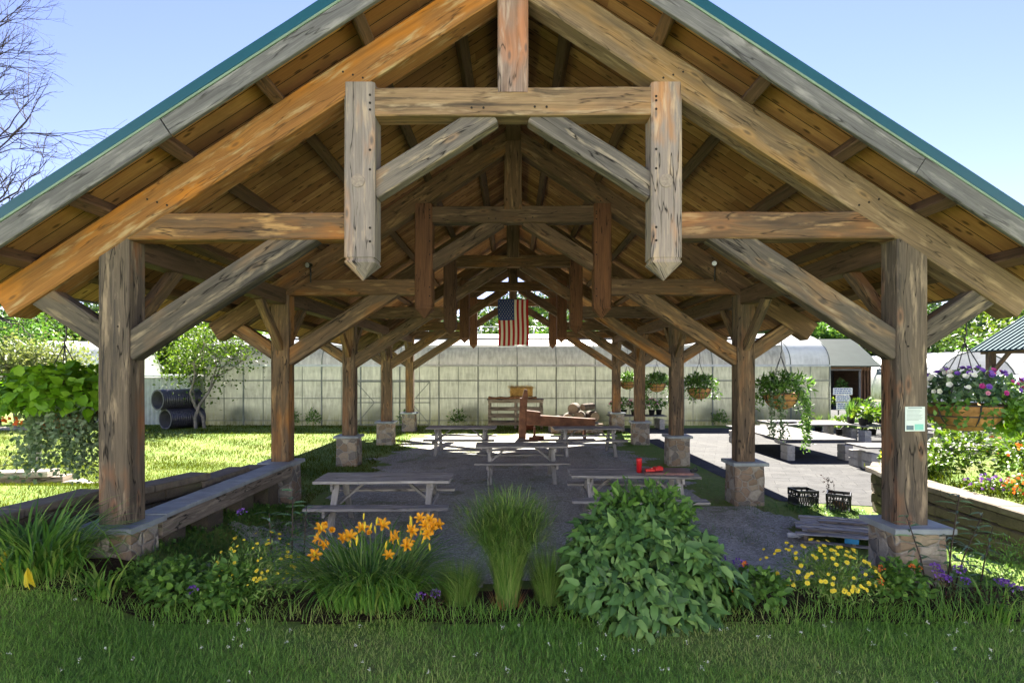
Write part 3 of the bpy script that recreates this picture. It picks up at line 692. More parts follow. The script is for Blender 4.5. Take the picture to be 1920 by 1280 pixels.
# ================================================================== GREENHOUSE
def m_poly(name, col, trans=.5, rough=.35):
    m, nt = newmat(name); co = objco(nt)
    n = noise(nt, nd(nt, 'ShaderNodeMapping', {'Vector': co, 'Scale': (.7, 1, 2.2)}).outputs[0], .9, 5, .6); f = noise(nt, nd(nt, 'ShaderNodeMapping', {'Vector': co, 'Scale': (2, 1, .4)}).outputs[0], 4, 4, .6)
    c = mixc(nt, mapr(nt, n, .36, .62, 0, .7), col, tuple(x*.62 for x in col))
    c = mixc(nt, mapr(nt, f, .42, .66, 0, .55), c, tuple(min(.85, x*1.45) for x in col))
    z = nd(nt, 'ShaderNodeSeparateXYZ', {0: co}).outputs[2]
    c = mixc(nt, mth(nt, 'MULTIPLY', mapr(nt, z, .1, .9, 1, 0), mapr(nt, f, .35, .6)), c, (.22, .22, .12))
    p = nd(nt, 'ShaderNodeBsdfPrincipled', {'Base Color': c, 'Roughness': rough, 'Specular IOR Level': .35})
    t = nd(nt, 'ShaderNodeBsdfTranslucent', {'Color': c}); mx = nd(nt, 'ShaderNodeMixShader', {0: trans, 1: p.outputs[0], 2: t.outputs[0]})
    nd(nt, 'ShaderNodeOutputMaterial', {0: mx.outputs[0]}); return m
M_PANEL = m_poly('cloudy_panel', (.43, .44, .375), .6)
M_PANELR = m_poly('cloudy_roof_panel', (.43, .42, .41), .55)
M_FILM = m_poly('white_film', (.84, .84, .83), .35)
M_TUBE = plain('frame_tube', (.20, .215, .19), .6, .2, 4)
GY, GX0, GX1, GH = 25.5, -13.4, 13.75, 2.60
gh = thing('greenhouse', 'long greenhouse with cloudy panel walls and white arched roof behind the pavilion', 'greenhouse', (0, GY, 0))
GD = 7.0
def arch(t):   # roof profile from the front eave (t=0) over the ridge to the back (t=1)
    a = math.pi*t; return (GY+GD/2-GD/2*math.cos(a), GH+1.55*math.sin(a)**.9)
def gsheet(name, x0, x1, t0, t1, mat, dz=0.0, n=14):
    vs = []; pf = [arch(t0+(t1-t0)*k/n) for k in range(n+1)]
    for y, z in pf: vs += [(x0, y, z+dz), (x1, y, z+dz)]
    return npmesh(name, vs, [np.array([[2*k, 2*k+1, 2*k+3, 2*k+2] for k in range(n)])], mat, gh, smooth=True)
mb = MB()
xs = np.linspace(GX0, GX1, 56)
vs = [(x, GY+.02*math.sin(x*2.3)+.012*math.sin(x*7), z) for z in (-.05, .9, 1.8, GH) for x in xs]
npmesh('wall_panel', vs, [np.array([[r*56+i, r*56+i+1, (r+1)*56+i+1, (r+1)*56+i] for r in range(3) for i in range(55)])], M_PANEL, gh, smooth=True)
for x, nm in ((GX0, 'end_wall'), (GX1, 'end_wall')):
    pr = [(x, GY, -.05)]+[(x, *arch(k/20)) for k in range(21)]+[(x, GY+GD, -.05)]
    mb = MB(); mb.prism(pr, (.03 if x > 0 else -.03, 0, 0)); mb.build(nm, M_PANEL, gh)
mb = MB(); mb.quad((GX0, GY+GD, -.05), (GX1, GY+GD, -.05), (GX1, GY+GD, GH), (GX0, GY+GD, GH)); mb.build('back_wall', M_PANEL, gh)
gsheet('curved_eave_panel', GX0, GX1-1.9, 0, .17, M_PANELR)
gsheet('roof_cover', GX0, GX1-1.9, .17, 1, M_FILM, .02)
gsheet('end_bay_cover', GX1-1.9, GX1+.03, 0.0, 1, M_FILM, .05)
k = 0; x = GX0
while x <= GX1+.01:
    mb = MB(); mb.beam((x, GY-.045, -.05), (x, GY-.045, GH), .055, .05, (0, 1, 0), ch=.006, jit=0); mb.build('upright', M_TUBE, gh)
    mb = MB(); mb.tube([(x, arch(q/10*.24)[0]-.02, arch(q/10*.24)[1]+.03) for q in range(11)], .02, 6); mb.build('roof_hoop', M_TUBE, gh)
    if x < GX1-.5: mb = MB(); mb.beam((x+27.15/32, GY-.03, -.05), (x+27.15/32, GY-.03, GH), .022, .03, (0, 1, 0), ch=.004, jit=0); mb.build('glazing_bar', M_TUBE, gh)
    x += 27.15/16
for z, th in ((.22, .03), (1.18, .035), (1.95, .05), (GH, .10)):
    mb = MB(); mb.beam((GX0, GY-.05, z), (GX1, GY-.05, z), .045, th, ch=.006, jit=0); mb.build('rail' if z < GH else 'gutter', M_TUBE if z < GH else M_GALV, gh)
mb = MB(); y, z = arch(.17); mb.tube([(GX0, y, z+.03), (GX1-1.9, y, z+.03)], .025, 6); mb.build('rail', M_TUBE, gh)
mb = MB(); y, z = arch(.27); mb.tube([(GX0, y, z+.04), (GX1-1.9, y, z+.04)], .03, 6); mb.build('rail', M_DARK, gh)
for (xa, xb) in ((-6.8, -3.6), (5.05, 7.4)):          # sliding doors with braced frames
    d = one('sliding_door', M_TUBE, lambda mb: [mb.beam((xa, GY-.12, zz), (xb, GY-.12, zz), .03, .04, ch=.004, jit=0) for zz in (.05, 1.0, 1.9)]+[mb.beam((xx, GY-.12, .05), (xx, GY-.12, 1.9), .035, .03, (0, 1, 0), ch=.004, jit=0) for xx in (xa, (xa+xb)/2, xb)]
        +[mb.beam((xa, GY-.125, .05), (xa+.8, GY-.125, 1.0), .02, .03, ch=.003, jit=0), mb.beam((xa, GY-.128, 1.9), (xa+.8, GY-.128, 1.0), .02, .03, ch=.003, jit=0), mb.beam((xb, GY-.125, .05), (xb-.8, GY-.125, 1.0), .02, .03, ch=.003, jit=0), mb.beam((xb, GY-.128, 1.9), (xb-.8, GY-.128, 1.0), .02, .03, ch=.003, jit=0)], gh)
for i in range(16):                                   # roof vent arms along the ridge
    x = -9.5+i*1.3; y, z = arch(.42)
    mb = MB(); mb.tube([(x, y, z), (x+.18, y+.5, z+.42)], .022, 5); mb.tube([(x+.18, y+.5, z+.42), (x+.10, y+.95, z+.05)], .018, 5); mb.build('vent_arm', M_GALV, gh)
mb = MB(); y, z = arch(.42); mb.tube([(-9.6, y+.5, z+.42), (10.6, y+.5, z+.42)], .02, 5); mb.build('vent_rail', M_GALV, gh)
# inside: dim staging seen through the panels
for xx in (-11, -8, -2, 1.5, 4, 9, 12):
    t = thing('staging_table', 'dim plant staging seen faintly through the cloudy greenhouse wall', 'table', (xx, GY+1.2, 0), 'staging inside the greenhouse')
    mb = MB(); mb.box((xx, GY+1.2, .8), (2.2, 1.0, .06)); mb.build('tabletop', W_GREY, t)
    for a in (-1, 1):
        for b in (-.4, .4): mb = MB(); mb.box((xx+a, GY+1.2+b, .385), (.07, .07, .77)); mb.build('leg', W_GREY, t)

for k, xx in enumerate((-11.8, -9.9, -6.0, -1.9, 3.6, 8.6, 10.4, 12.2)):
    t = thing('greenhouse_plant', 'dim plant shape pressed behind the cloudy greenhouse wall', 'plant', (xx, GY+.35, 0), 'plants inside the greenhouse'); bush('foliage', (xx, GY+.35, .45), (.5, .22, .55), 260, .22, .07, G_MID, t, shell=.2)
# ================================================================== BACK: RACK, BALE, RUSTY BEAM, LOGS
rk = thing('slatted_rack', 'grey slatted wooden rack with brown mat carrying a hay bale by the greenhouse', 'rack', (.1, 24.2, 0))
RX0, RX1, RY0, RY1 = -1.02, 1.22, 23.75, 24.75
for z in (.22, .52, .80, 1.12):
    one('slat', W_TIMBER, lambda mb: mb.beam((RX0, RY0, z), (RX1, RY0, z+.01), .03, .11, ch=.005), rk)
    one('slat', W_TIMBER, lambda mb: mb.beam((RX0, RY1, z), (RX1, RY1, z), .03, .11, ch=.005), rk)
for x in (RX0+.06, .1, RX1-.06):
    for y in (RY0+.07, RY1-.07): one('leg', W_TIMBER, lambda mb: mb.beam((x, y, 0), (x, y, 1.16), .10, .10, (0, 1, 0)), rk)
one('rack_top', W_TIMBER, lambda mb: [mb.beam((RX0-.03, y, 1.20), (RX1+.03, y, 1.20), .13, .03, ch=.004) for y in np.linspace(RY0, RY1, 7)], rk)
M_MAT = plain('brown_mat', (.20, .10, .045), .95, .4, 14, bump=1.0)
one('fibre_mat', M_MAT, lambda mb: mb.loft([(V((x, 24.25, 1.25+.02*math.sin(x*9))), V((0, .46, 0)), V((0, 0, .04+.02*math.sin(x*5+1)))) for x in np.linspace(RX0-.0, RX1-.25, 14)], 0, .02, True, .01), rk)
hb = thing('hay_bale', 'golden hay bale lying on top of the slatted rack', 'hay bale', (.30, 24.25, 1.30))
M_HAY = plain('hay', (.42, .26, .08), .95, .4, 30, bump=1.0)
mb = MB(); mb.loft([(V((x, 24.25, 1.50)), V((0, .24, 0)), V((0, 0, .20))) for x in np.linspace(-.13, .80, 10)], 0, .05, True, .012); mb.build('bale_body', M_HAY, hb)
n = 900; q = np.stack([RNG.uniform(-.14, .82, n), RNG.uniform(24.0, 24.5, n), RNG.uniform(1.30, 1.71, n)], 1); f_ = RNG.integers(0, 2, n); q[f_ == 0, 1] = 24.01; q[f_ == 1, 2] = 1.70
M_STRAW = leafmat('straw', (.35, .20, .05), (.5, .34, .12), (.6, .45, .2), .2)
leaves('straw_wisps', q, RNG.normal(size=(n, 3))*[1, .4, .5], RNG.normal(size=(n, 3))+[0, -1, 1], .14, .008, M_STRAW, hb)
mb = MB()
for x in (.12, .55): mb.tube([(x, 24.0, 1.29), (x, 24.0, 1.71), (x, 24.5, 1.71), (x, 24.5, 1.29)], .006, 5)
mb.build('twine', M_COIR, hb)
mb = MB(); mb.box((.62, 23.6, .19), (.36, .36, .38), .2, 0, .02); tag(mb.build('timber_block', W_RED), 'short brown timber block on the ground in front of the slatted rack', 'block')

ls = thing('log_splitter', 'old rusty brown log splitter with upright post and long beam', 'machine', (1.4, 20.6, 0))
M_RUST = plain('rust', (.125, .058, .034), .85, .45, 5, bump=.6, dirt=(.07, .03, .02))
one('upright_post', M_RUST, lambda mb: mb.loft([(V((.34+.05*(z-.7), 20.5, z)), V((.13, 0, 0)), V((0, .12, 0))) for z in (0, .4, .8, 1.12, 1.4)], 0, .02, True, .012), ls)
one('wedge_head', M_RUST, lambda mb: mb.prism([(.30, 20.38, 1.38), (.52, 20.38, 1.38), (.50, 20.38, 1.68), (.40, 20.38, 1.72)], (0, .2, 0)), ls)
one('main_beam', M_RUST, lambda mb: (mb.beam((.42, 20.5, .66), (2.86, 20.6, .50), .20, .30), mb.beam((.42, 20.5, .82), (2.90, 20.6, .655), .30, .035), mb.beam((.42, 20.5, .50), (2.86, 20.6, .345), .28, .035)), ls)
one('push_block', M_RUST, lambda mb: mb.loft([(V((.47, 20.5, .72)), V((0, .16, 0)), V((0, 0, .26))), (V((.95, 20.52, .70)), V((0, .15, 0)), V((0, 0, .22)))], 0, .02), ls)
for x in (.75, 2.5):
    one('stand_leg', M_RUST, lambda mb: mb.beam((x, 20.3, 0), (x, 20.5, .38), .07, .07, (0, 1, 0)), ls); one('stand_leg', M_RUST, lambda mb: mb.beam((x, 20.9, 0), (x, 20.6, .38), .07, .07, (0, 1, 0)), ls)
lb = ['pale cut log on top of the pile behind the rusty beam', 'split log at the near foot of the pile behind the rusty beam', 'round log at the right end of the pile behind the rusty beam', 'thin log at the left end of the pile behind the rusty beam', 'log in the middle of the pile behind the rusty beam', 'small log on the right slope of the pile']
M_LOG = plain('log_bark', (.12, .095, .075), .95, .45, 8, bump=1.0); M_LOGEND = plain('log_end', (.22, .165, .12), .9, .2, 25)
for k, (x, y, z, r_, a) in enumerate(((2.35, 22.6, .92, .20, .3), (2.1, 22.3, .55, .21, .1), (3.05, 22.6, .62, .19, -.3), (1.75, 22.7, .50, .14, .6), (2.55, 22.5, .60, .22, .2), (2.85, 22.55, .98, .13, .9))):
    d = V((math.sin(a), math.cos(a), .05)); c = V((x, y, z)); mb = MB()
    mb.tube([c-d*.25, c-d*.1, c+d*.12, c+d*.3], [r_, r_*1.05, r_*.97, r_*.95], 14, 0, False); mb.disc(c-d*.24, -d, r_*.97, .02, 14, 1); mb.disc(c+d*.29, d, r_*.93, .02, 14, 1)
    tag(mb.build('log', [M_LOG, M_LOGEND]), lb[k], 'log', 'logs piled behind the rusty beam')
mb = MB(); mb.box((2.4, 22.6, .19), (2.0, 1.0, .36), .05, 0, .03, .02); tag(mb.build('stone_ledge', M_STONE), 'low rough stone block under the log pile', 'stone')
for k, (x, y, a) in enumerate(((.72, 19.7, .3), (.98, 19.9, 1.2), (.85, 20.05, -.5))):
    c = V((x, y, .075)); d = V((math.cos(a), math.sin(a), 0)); mb = MB(); mb.prism([c-d*.2+V((0, -.07, -.06)), c-d*.2+V((0, .07, -.06)), c-d*.2+V((0, 0, .07))], d*.42)
    tag(mb.build('firewood', W_RED), 'split piece of red brown firewood dropped before the rusty beam', 'firewood', 'firewood on the ground')

# ================================================================== LOW WALLS
def block_wall(name, label, pts, top, courses, parent=None, capw=.34, blen=.42, bh=.155, base=None):
    pts = [V((x, y, 0)) for x, y in pts]
    t = thing(name, label, 'wall', (pts[0].x, pts[0].y, 0))
    seg = [(pts[i+1]-pts[i]).length for i in range(len(pts)-1)]; T = sum(seg)
    def at(d):
        for i, s_ in enumerate(seg):
            if d <= s_ or i == len(seg)-1:
                u = (pts[i+1]-pts[i])/s_; return pts[i]+u*d, math.atan2(u.y, u.x)
            d -= s_
    body = MB(); cap = MB()
    ct = .085
    for c in range(courses):
        z = top-ct-bh*(c+.5); d = (c % 2)*blen*.5-blen*.25
        while d < T:
            p, a = at(min(max(d+blen/2, 0), T)); q = random.uniform(-.012, .012)
            nrm_ = V((-math.sin(a), math.cos(a), 0))
            body.box(p+nrm_*(q-.012*(courses-c)*0)+V((0, 0, z)), (blen-.008, .26, bh-.007), a, 0, .022, .008); d += blen
    d = 0
    while d < T:
        L_ = random.uniform(.42, .55); p, a = at(min(d+L_/2, T)); cap.box(p+V((0, 0, top-ct/2+random.uniform(-.003, .003))), (L_-.008, capw, ct), a, 0, .015, .005); d += L_
    body.build('block_courses', M_BLOCK, t); cap.build('cap_course', M_BLOCKCAP, t); return t
block_wall('retaining_wall', 'curved tan block retaining wall holding the planted bed on the right', [(5.95, 4.6), (5.9, 6.6), (5.93, 8.2), (5.95, 9.1), (6.08, 9.7), (6.4, 10.15), (6.9, 10.4), (8.5, 10.5), (12, 10.6), (20, 10.7)], .71, 5)
block_wall('garden_wall', 'low tan block wall by the left lawn, nearest section', [(-5.15, 4.9), (-4.93, 6.75)], .92, 5)
block_wall('garden_wall', 'low tan block wall by the left lawn, section seen just right of the front post', [(-4.70, 6.75), (-4.40, 7.95)], .90, 5)
block_wall('garden_wall', 'low tan block wall by the left lawn, third section stepping down', [(-4.38, 8.0), (-4.33, 9.0)], .80, 5)
block_wall('garden_wall', 'low tan block wall by the left lawn, short far end section', [(-4.33, 9.05), (-4.28, 9.6)], .75, 5)
kb = thing('timber_kerb', 'grey timber bench kerb with stone top running between the two left piers', 'kerb', (-3.95, 8, 0))
one('timber', W_TIMBER, lambda mb: mb.beam((-3.93, 6.36, .60), (-3.93, 10.04, .60), .26, .21, seg=.5, ch=.015, jit=.006), kb)
one('top_slab', M_CAP, lambda mb: [mb.box((-3.93, 6.36+.62*k+.31, .73), (.34, .612, .05), 0, 0, .008, .002) for k in range(6)], kb)
one('support_block', M_BLOCK, lambda mb: [mb.box((-3.96, 6.7+.9*k, .30), (.22, .4, .42), 0, 0, .02, .01) for k in range(4)], kb)
# soil filling the raised bed
X, Y = np.meshgrid(np.linspace(0, 1, 40), np.linspace(4.2, 10.35, 40))
Xb = 6.0+.35*sst(9.0, 10.35, Y)+X*16; Zb = .60+.10*np.sin(X*9)+.07*np.sin(Y*1.9)+.10*sst(.0, .1, X)
i, j = np.meshgrid(np.arange(39), np.arange(39)); a = (j*40+i).ravel()
tag(npmesh('raised_bed_soil', np.stack([Xb, Y, Zb], -1).reshape(-1, 3), [np.stack([a, a+1, a+41, a+40], 1)], M_GROUND, smooth=True), kind='structure')

# ================================================================== CRATES, PALLET, BOTTLE
def crate(c, rz, label):
    t = thing('milk_crate', label, 'crate', c, 'black crates by the block wall'); w, h = .34, .28; mb = MB(); c = V(c)
    def L(x, y, z): return c+V((x*math.cos(rz)-y*math.sin(rz), x*math.sin(rz)+y*math.cos(rz), z))
    for sgn in (-1, 1):
        for (fx, fy_) in (((lambda u: u), (lambda u: sgn*w/2)), ((lambda u: sgn*w/2), (lambda u: u))):
            for z, th in ((.015, .03), (h-.02, .05), (h*.66, .02)): mb.beam(L(fx(-w/2), fy_(-w/2), z), L(fx(w/2), fy_(w/2), z), .016, th, ch=.003, jit=0)
            for q in range(9):
                u = -w/2+w*q/8; mb.beam(L(fx(u), fy_(u), .02), L(fx(u), fy_(u), h*.66), .012, .014, (1, .3, 0), ch=.002, jit=0)
                if q < 8: mb.beam(L(fx(u), fy_(u), .03), L(fx(u+w/8), fy_(u+w/8), h*.6), .010, .012, ch=.002, jit=0)
            for u in (-w/2, -w*.2, w*.2, w/2-.01): mb.beam(L(fx(u), fy_(u), h*.6), L(fx(u), fy_(u), h), .014, .03, (1, .3, 0), ch=.003, jit=0)
    mb.build('crate_lattice', M_BLACKP, t)
    mb = MB(); mb.box(c+V((0, 0, .012)), (w, w, .012), rz); mb.build('crate_base', M_BLACKP, t); return t
p1 = G(1515, 951); p2 = G(1579, 958, 0.0)
crate((p1.x, p1.y+.17, 0), .05, 'empty black milk crate standing on the grass edge')
crate((p2.x, p2.y+.1, 0), -.55, 'black milk crate with dry weed stalks behind the pallet')
t = thing('dry_weed', 'bare dark weed stalk standing in the milk crate behind the pallet', 'plant', (p2.x, p2.y+.1, .02)); mb = MB(); e_ = []
for (x, y, h, lx) in ((-.12, .0, .55, -.08), (-.05, .03, .48, -.02), (.06, .02, .34, .16)): mb.tube([(p2.x+x, p2.y+.1+y, .02), (p2.x+x+lx*.4, p2.y+.1+y, h*.5), (p2.x+x+lx, p2.y+.1+y, h)], [.006, .005, .002], 5)
mb.build('stalk', M_DSTEM, t)
q = np.array([[p2.x-.12-.08*k, p2.y+.1, .2+.35*k] for k in RNG.random(60)])+RNG.normal(size=(60, 3))*.03
leaves('dry_leaves', q, RNG.normal(size=(60, 3)), RNG.normal(size=(60, 3)), .06, .018, G_PURP, t)
mb = MB(); mb.tube([(p2.x+.08, p2.y+.05, .02), (p2.x+.02, p2.y+.15, .10), (p2.x-.08, p2.y+.08, .12)], [.05, .07, .04], 8); tag(mb.build('dried_root', plain('dried_root_brown', (.22, .11, .06), .9, .4, 15, bump=.8)), 'dry brown root lump lying inside the black milk crate', 'root')
pl = thing('wooden_pallet', 'weathered pallet of pale boards lying on the gravel by the front right pier', 'pallet', (0, 0, 0))
for k in range(8):
    one('deck_board', W_PALLET, lambda mb: mb.beam((-.60+random.uniform(-.10, .04), -.5+.14*k+random.uniform(-.02, .02), .135+random.uniform(-.01, .012)), (.60+random.uniform(-.04, .1), -.5+.14*k+random.uniform(-.03, .03), .135+random.uniform(-.012, .02)), random.uniform(.085, .13), .018, ch=.003, jit=.007, seg=.2), pl)
for k in range(6):
    one('deck_board', W_TIMBER if k % 3 == 0 else W_PALLET, lambda mb: mb.beam((-.45+random.uniform(-.2, .1), -.42+.16*k+random.uniform(-.06, .06), .165), (.55+random.uniform(-.2, .12), -.42+.17*k+random.uniform(-.06, .06), .17+random.uniform(0, .02)), random.uniform(.06, .1), .016, ch=.003, jit=.008, seg=.2), pl)
for x in (-.55, 0, .55): one('stringer', W_TIMBER, lambda mb: mb.beam((x, -.55, .075), (x, .55, .075), .045, .095, ch=.004), pl)
for y in (-.48, 0, .48): one('bottom_board', W_PALLET, lambda mb: mb.beam((-.6, y, .018), (.6, y, .018), .1, .018, ch=.003), pl)
mb = MB(); mb.box((-.02, -.562, .10), (.16, .006, .075), 0, 0, .001); mb.build('blue_paint_mark', plain('blue_paint', (.05, .30, .55), .7), pl)
pl.location = (4.62, 8.08, .012); pl.rotation_euler.z = -.42; BASE[pl] = V(pl.location)
p = G(1492, 1003, .04)
t = thing('plastic_bottle', 'small white plastic bottle lying on the gravel beside the pallet', 'bottle', p); mb = MB(); d = V((1, -.2, 0)).normalized()
mb.tube([p-d*.11, p-d*.10, p+d*.05, p+d*.075, p+d*.10], [.028, .035, .035, .018, .016], 12); mb.build('bottle_body', plain('cloudy_white', (.7, .72, .74), .3), t)
mb = MB(); mb.tube([p+d*.10, p+d*.13], .019, 10); mb.build('cap', M_WHITE, t)

# notice on the right front post
nt_ = thing('notice', 'white and pale green laminated notice pinned on the right front post', 'notice', (4.02, 5.93, 1.78))
a = P(1697, 808, 5.932); b = P(1734, 762, 5.932); mb = MB(); mb.box((a+b)/2, (b.x-a.x, .004, b.z-a.z), 0, 0, .001); mb.build('sheet', plain('notice_paper', (.62, .70, .68), .35, .06, 9), nt_)
mb = MB(); W_, H_ = b.x-a.x, b.z-a.z; zz = b.z-.012
mb.box(((a.x+b.x)/2, 5.9285, zz), (W_*.7, .002, .011), 0, 0, .0005)
for k in range(9):
    zz = b.z-.032-.013*k; w_ = W_*random.uniform(.6, .84); mb.box((a.x+W_*.08+w_/2, 5.9285, zz), (w_, .002, .0035), 0, 0, .0004)
mb.build('printed_lines', plain('print_grey', (.25, .33, .34), .5), nt_)
mb = MB(); mb.box((a.x+W_*.24, 5.9285, a.z+.035), (W_*.36, .002, .045), 0, 0, .0005); mb.build('photo_panel', plain('print_dark', (.10, .16, .20), .4), nt_)
mb = MB(); mb.box((a.x+W_*.70, 5.9285, a.z+.042), (W_*.44, .002, .06), 0, 0, .0005); mb.build('colour_panel', plain('print_green', (.22, .58, .50), .4), nt_)

# ================================================================== LEFT BACKGROUND
M_SHEDW = plain('shed_metal', (.42, .45, .42), .55, .15, 3, dirt=(.28, .29, .25))
sh = thing('metal_shed', 'grey ribbed metal shed with flat white roof behind the black pipes', 'shed', (-16, 26, 0))
mb = MB()
for k in range(34):
    x = -20.6+.19*k; mb.prism([(x, 26.0, -.05), (x+.06, 25.95, -.05), (x+.12, 25.95, -.05), (x+.19, 26.0, -.05)], (0, 0, 2.1))
mb.box((-17.4, 27.5, 1.0), (6.3, 2.95, 2.1)); mb.build('wall', M_SHEDW, sh)
mb = MB(); mb.beam((-20.8, 27.3, 2.16), (-13.9, 27.3, 2.16), 3.1, .09, jit=0); mb.build('roof', M_WHITE, sh)

M_PIPE = plain('pipe_plastic', (.045, .04, .055), .35, .2, 4, spec=.5)
M_PIPEIN = plain('pipe_inside', (.10, .10, .11), .6, .2, 4)
def culvert(c, d, L, r_, label):
    c = V(c); d = V(d).normalized(); t = thing('culvert_pipe', label, 'pipe', (c.x, c.y, c.z-r_), 'black culvert pipes'); n = int(L/.09)
    mb = MB(); pts = []; rr = []
    for k in range(n*4+1): pts.append(c+d*(L*k/(n*4))); rr.append(r_-.045*(.5-.5*math.cos(2*math.pi*k/4)))
    mb.tube(pts, rr, 28, 0, False); mb.build('corrugated_shell', M_PIPE, t)
    mb = MB(); mb.tube([c+d*.0, c+d*L], r_-.06, 28, 0, False); mb.build('smooth_liner', M_PIPEIN, t)
    mb = MB(); u0 = d.orthogonal().normalized(); w0 = d.cross(u0); vs = []; 
    for k in range(28):
        a = 2*math.pi*k/28; q = u0*math.cos(a)+w0*math.sin(a); vs += [c+q*(r_-.0), c+q*(r_-.06)]
    mb.add(vs, [[2*k, 2*k+1, (2*k+3) % 56, (2*k+2) % 56] for k in range(28)]); mb.build('rim', M_PIPEIN, t)
culvert((-14.0, 23.6, .42), (.45, .89, 0), 1.5, .42, 'lower black corrugated culvert pipe resting on the grass')
culvert((-14.25, 23.5, 1.2), (.45, .89, 0), 1.7, .42, 'upper black corrugated culvert pipe stacked on another pipe')

M_PLANK = wood('wood_plank_pile', (.45, .40, .34), (.38, .33, .28), weather=.25, pale=(.55, .5, .44), knots=.2)
lz = float(gz(-7.6, 9.5))
for k, (px, py, w_, l) in enumerate(((-7.95, 9.15, 1.6, 'lowest pale plank of the pile on the left lawn'), (-7.98, 9.3, 1.5, 'middle pale plank of the pile on the left lawn'), (-8.1, 9.2, 1.4, 'top pale plank of the pile on the left lawn'))):
    mb = MB(); mb.beam((px-w_/2, py, lz+.06+.10*k), (px+w_/2, py+.25, lz+.06+.10*k), .34, .09, ch=.01); tag(mb.build('plank', W_TIMBER if k < 2 else M_PLANK), l, 'plank', 'planks stacked on the left lawn')
for k, (x, y) in enumerate(((-6.95, 9.35), (-6.7, 9.6), (-6.85, 9.9))):
    mb = MB(); mb.loft([(V((x-.18, y, float(gz(x, y))+.05)), V((0, .10, 0)), V((0, 0, .05))), (V((x, y, float(gz(x, y))+.06)), V((0, .16, 0)), V((0, 0, .07))), (V((x+.2, y, float(gz(x, y))+.04)), V((0, .08, 0)), V((0, 0, .04)))], 0, .03, True, .02); tag(mb.build('flat_stone', M_PLANK), 'pale flat stone lying beside the plank pile', 'stone', 'flat stones beside the planks')
p = V((-11.9, 14.6, float(gz(-11.9, 14.6)))); t = thing('wooden_post', 'short grey square post standing in the left lawn under the basket', 'post', p)
mb = MB(); mb.loft([(p+V((0, 0, z)), V((.10*k, 0, 0)), V((0, .10*k, 0))) for z, k in ((-.1, 1), (.5, 1), (1.0, 1), (1.06, .7))], 0, .012); mb.build('post_shaft', W_GREY, t)
mb = MB(); mb.box(p+V((0, 0, 1.07)), (.22, .22, .03)); mb.build('cap', W_GREY, t)
fn = thing('board_fence', 'dark weathered board fence at the far left edge behind the lawn', 'fence', (-24, 25, 0))
one('board_panel', W_BRACE, lambda mb: [mb.beam((-27+.2*k, 25.6, -.05), (-27+.2*k, 25.6, 1.7+random.uniform(-.06, .06)), .17, .03, (1, 0, 0), ch=.004) for k in range(24)], fn)
for x in (-26.5, -24.5, -22.5): one('fence_post', W_BRACE, lambda mb: mb.beam((x, 25.7, 0), (x, 25.7, 1.9), .12, .12, (1, 0, 0)), fn)

def hoophouse(name, label, x0, x1, y0, y1, h, axis='y', group=None):
    t = thing(name, label, 'greenhouse', ((x0+x1)/2, y0, 0), group)
    n = 16; prof = lambda k: (-math.cos(math.pi*k/n), math.sin(math.pi*k/n)**.75)
    if axis == 'y': at_ = lambda k, s_: ((x0+x1)/2+(x1-x0)/2*prof(k)[0], y0+(y1-y0)*s_, h*prof(k)[1])
    else: at_ = lambda k, s_: (x0+(x1-x0)*s_, (y0+y1)/2+(y1-y0)/2*prof(k)[0], h*prof(k)[1])
    m_ = 12; vs = [at_(k, q/m_) for q in range(m_+1) for k in range(n+1)]
    a = np.array([[q*(n+1)+k, q*(n+1)+k+1, (q+1)*(n+1)+k+1, (q+1)*(n+1)+k] for q in range(m_) for k in range(n)])
    npmesh('film_cover', vs, [a], M_FILM, t, smooth=True)
    for e in (0, 1):
        mb = MB(); mb.add([at_(k, e) for k in range(n+1)], [list(range(n+1))]); mb.build('end_wall', M_FILM, t)
        mb = MB(); mb.tube([V(at_(k, e)) for k in range(n+1)], .06, 6); mb.build('end_hoop', M_TUBE, t)
    for q in range(1, m_): mb = MB(); mb.tube([V(at_(k, q/m_))*1.0+V((0, 0, .02)) for k in range(n+1)], .035, 5); mb.build('hoop', M_GALV, t)
    mb = MB()
    e = 0
    if axis == 'y': xx = (x0+x1)/2; mb.box((xx, y0-.06, 1.1), (1.5, .06, 2.2))
    else: mb.box((x0-.06, (y0+y1)/2, 1.1), (.06, 1.5, 2.2))
    mb.build('door', M_GALV, t)
    return t
hoophouse('hoop_house', 'white plastic hoop house behind the trees on the far left', -46, -28, 40, 47, 4.6, 'x')

def tree(name, label, cat, loc, H, cr, nl, ls_, mat, trunks=1, group=None, lean=.12, bark=None, low=.3, dens=1.0, r0=.09, seed=1):
    random.seed(seed); x, y, z = loc; t = thing(name, label, cat, loc, group)
    mb = MB(); ends = []
    for k in range(trunks):
        a = 2*math.pi*k/max(trunks, 1)+.7; off = .16 if trunks > 1 else 0
        branches(mb, (x+off*math.cos(a), y+off*math.sin(a), z-.1), (lean*math.cos(a), lean*math.sin(a), 1), H*low, r0, 4, ends, .48, .22, .74, (2, 3), 7)
    mb.build('trunk', bark or M_BARK, t)
    g = np.array([e[0] for e in ends])
    # scale-free: clumps of leaves round the branch ends
    per = max(1, int(nl/len(g))); c = np.repeat(g, per, 0); n = len(c)
    pos = c+RNG.normal(size=(n, 3))*cr*np.array([1, 1, .75])
    ax = RNG.normal(size=(n, 3))+np.array([0, 0, -.3]); nm = RNG.normal(size=(n, 3))*.7+np.array([0, 0, 1.0])
    cl = np.repeat(RNG.random(len(g)), per)*.5+RNG.random(n)*.5
    s_ = RNG.uniform(.7, 1.3, n); leaves('crown', pos, ax, nm, ls_*s_, ls_*.6*s_, mat, t, r=cl)
    return t
